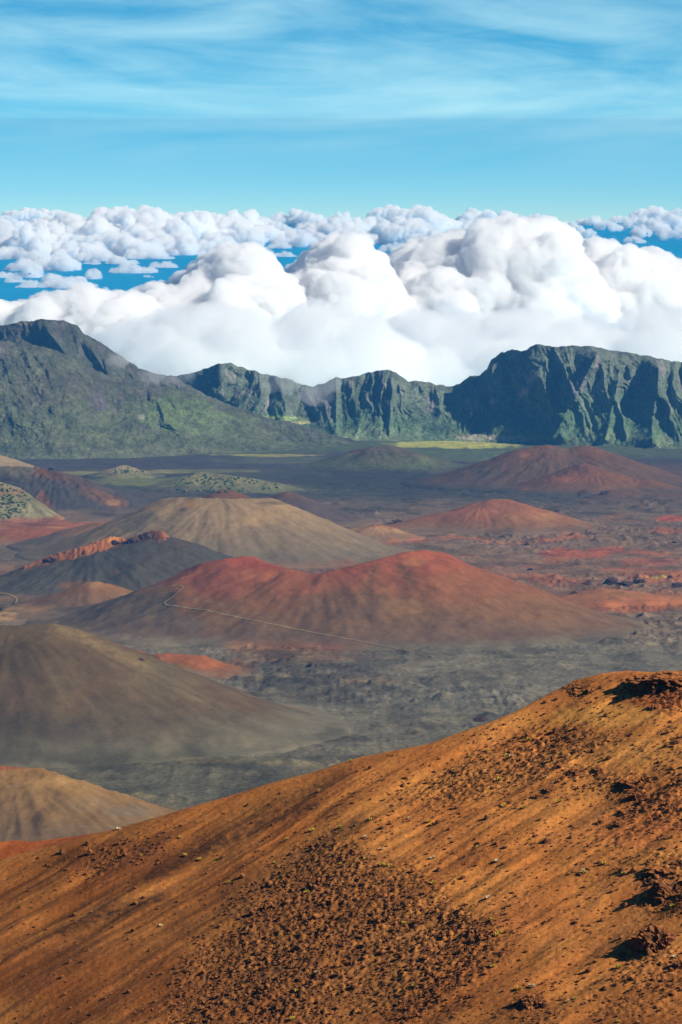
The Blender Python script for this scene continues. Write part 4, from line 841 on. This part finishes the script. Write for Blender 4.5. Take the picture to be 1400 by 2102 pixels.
cumulus([(740, 720), (800, 665), (860, 650), (930, 655), (1000, 650), (1080, 655), (1150, 650), (1230, 660), (1320, 645), (1400, 640), (1550, 660), (1650, 700)], 830, 15300, 500, 20, 55, 260, 27, 'greyish front cloud bank behind the flat-topped massif', 16., M_bank)

def far_proto(seed):
    r = np.random.default_rng(seed); sp = []
    for i in range(26):
        a = r.uniform(-1, 1); h = (1 - a * a) * r.uniform(.1, 1)
        rad = r.uniform(.14, .30) * (1 - .3 * h); sp.append((Vector((a * 1.0, r.uniform(-.5, .5), h * .62 + .12)) * 600, rad * 600))
    return blob_mesh('distant_cloud', sp, 14., M_far, [(140, 44), (60, 14)], seed)
protos = [far_proto(40 + i) for i in range(6)]
# (px centre, py of the base, distance km, width px)
FAR = [(20, 500, 118, 120), (70, 497, 122, 90), (130, 488, 128, 120), (190, 485, 128, 130), (245, 480, 125, 130), (300, 490, 122, 140), (350, 482, 128, 110), (400, 485, 126, 120), (440, 480, 130, 110), (490, 482, 128, 120), (520, 478, 132, 90), (560, 492, 125, 80), (600, 494, 122, 60), (650, 480, 128, 70), (690, 490, 124, 110), (740, 486, 126, 100), (780, 492, 120, 60), (860, 476, 122, 120), (830, 488, 118, 110), (910, 476, 126, 80), (950, 478, 130, 60), (1062, 470, 132, 60), (1165, 476, 135, 50), (1245, 472, 128, 50), (1310, 470, 130, 60), (1370, 468, 126, 70), (1395, 455, 128, 60),
       (60, 530, 100, 130), (140, 525, 104, 110), (230, 530, 100, 150), (330, 515, 106, 150), (420, 520, 104, 120), (500, 510, 108, 90), (370, 540, 96, 110), (300, 552, 92, 100), (200, 560, 90, 120), (100, 580, 82, 150), (60, 570, 84, 80), (270, 590, 80, 110), (180, 600, 76, 90), (340, 575, 84, 80), (585, 545, 94, 60), (575, 520, 104, 50), (20, 610, 74, 90), (815, 520, 100, 60), (880, 500, 108, 80), (1010, 486, 118, 60), (1300, 500, 112, 40), (430, 560, 88, 60), (650, 505, 110, 60), (450, 495, 118, 120), (270, 505, 112, 140), (130, 508, 112, 120), (20, 540, 96, 90),
       (170, 520, 106, 160), (90, 515, 108, 140), (30, 520, 104, 150), (390, 505, 112, 150), (470, 500, 114, 130), (540, 503, 114, 110), (610, 515, 106, 90), (250, 545, 94, 160), (150, 548, 93, 150), (60, 552, 92, 140), (340, 535, 98, 140), (420, 538, 97, 110), (120, 620, 71, 150), (230, 570, 87, 110), (310, 600, 77, 70), (50, 598, 77, 120), (720, 505, 110, 90), (840, 505, 110, 110), (1200, 490, 117, 50), (1340, 485, 120, 70), (1390, 490, 117, 60), (960, 492, 116, 80)]
FAR += [(px, 461 + (k % 3), 158 + 2 * (k % 4), 46 + 9 * ((k * 5) % 6)) for k, px in enumerate((8, 52, 100, 600, 632, 700, 770, 800, 985, 1030, 1105, 1215, 1275, 1340))]
for j, (px, py, dk, wpx) in enumerate(FAR):
    Y = dk * 1000.; p = at(px, py, Y); s = wpx * 1.25 * Y / F / 1400.
    o = link('distant_cloud', protos[j % 6], tuple(p), (0, 0, rng.uniform(-.4, .4) + (math.pi if j % 2 else 0)), (s, s * 1.3, s * rng.uniform(.8, 1.15)))
    tag(o, ('wide' if wpx > 115 else 'small' if wpx < 75 else 'medium') + ' distant cumulus over the ocean, ' + ('at the horizon' if dk > 115 else 'below the horizon row' if dk > 95 else 'nearer, over open blue water') + ', ' + ('far left' if px < 180 else 'left' if px < 420 else 'left of centre' if px < 620 else 'centre' if px < 800 else 'right of centre' if px < 1000 else 'right' if px < 1280 else 'far right'), 'cloud', 'distant cumulus over the ocean')
# thin mist caught on the crest of the cliffs
for i, (px, py, Y, w_, h_, lab) in enumerate([(655, 800, 11400, 60, 40, 'thin mist wisp in the notch of the cliff crest, centre'), (345, 775, 11100, 90, 26, 'thin mist on the saddle left of the cliff'), (570, 785, 11450, 80, 34, 'thin mist wisp on the cliff crest left of the notch'), (250, 738, 11100, 70, 24, 'thin mist on the shoulder of the dark peak')]):
    r = np.random.default_rng(60 + i); m = Y / F; c0 = at(px, py, Y)
    sp = [(Vector((r.uniform(-.5, .5) * w_ * m, r.uniform(-60, 60), r.uniform(-.4, .4) * h_ * m)), r.uniform(.15, .35) * h_ * m + 6) for _ in range(18)]
    me = blob_mesh('mist', sp, 10., M_mist, [(50, 14)], 60 + i)
    o = link('mist', me, tuple(c0)); tag(o, lab, 'mist', kind='stuff')

# ------------------------------------------------------------------ haze in the crater air
def build_haze():
    m = bpy.data.materials.new('haze_air'); m.use_nodes = True; nt = m.node_tree; nt.nodes.clear()
    out = nt.nodes.new('ShaderNodeOutputMaterial'); v = nt.nodes.new('ShaderNodeVolumePrincipled'); v.inputs['Color'].default_value = HAZE_COLOR; v.inputs['Density'].default_value = HAZE_DENSITY; v.inputs['Anisotropy'].default_value = 0.0
    nt.links.new(v.outputs[0], out.inputs['Volume']); m.cycles.homogeneous_volume = True
    x = 13200.; y0, y1, z0, z1 = -700., 12950., -1300., 12.
    V = [(-x, y0, z0), (x, y0, z0), (x, y1, z0), (-x, y1, z0), (-x, y0, z1), (x, y0, z1), (x, y1, z1), (-x, y1, z1)]
    Fc = [(0, 3, 2, 1), (4, 5, 6, 7), (0, 1, 5, 4), (1, 2, 6, 5), (2, 3, 7, 6), (3, 0, 4, 7)]
    o = link('haze', mesh_from('haze', V, Fc, m, smooth=False)); tag(o, 'thin blue haze filling the crater air', 'haze', kind='stuff')
build_haze()
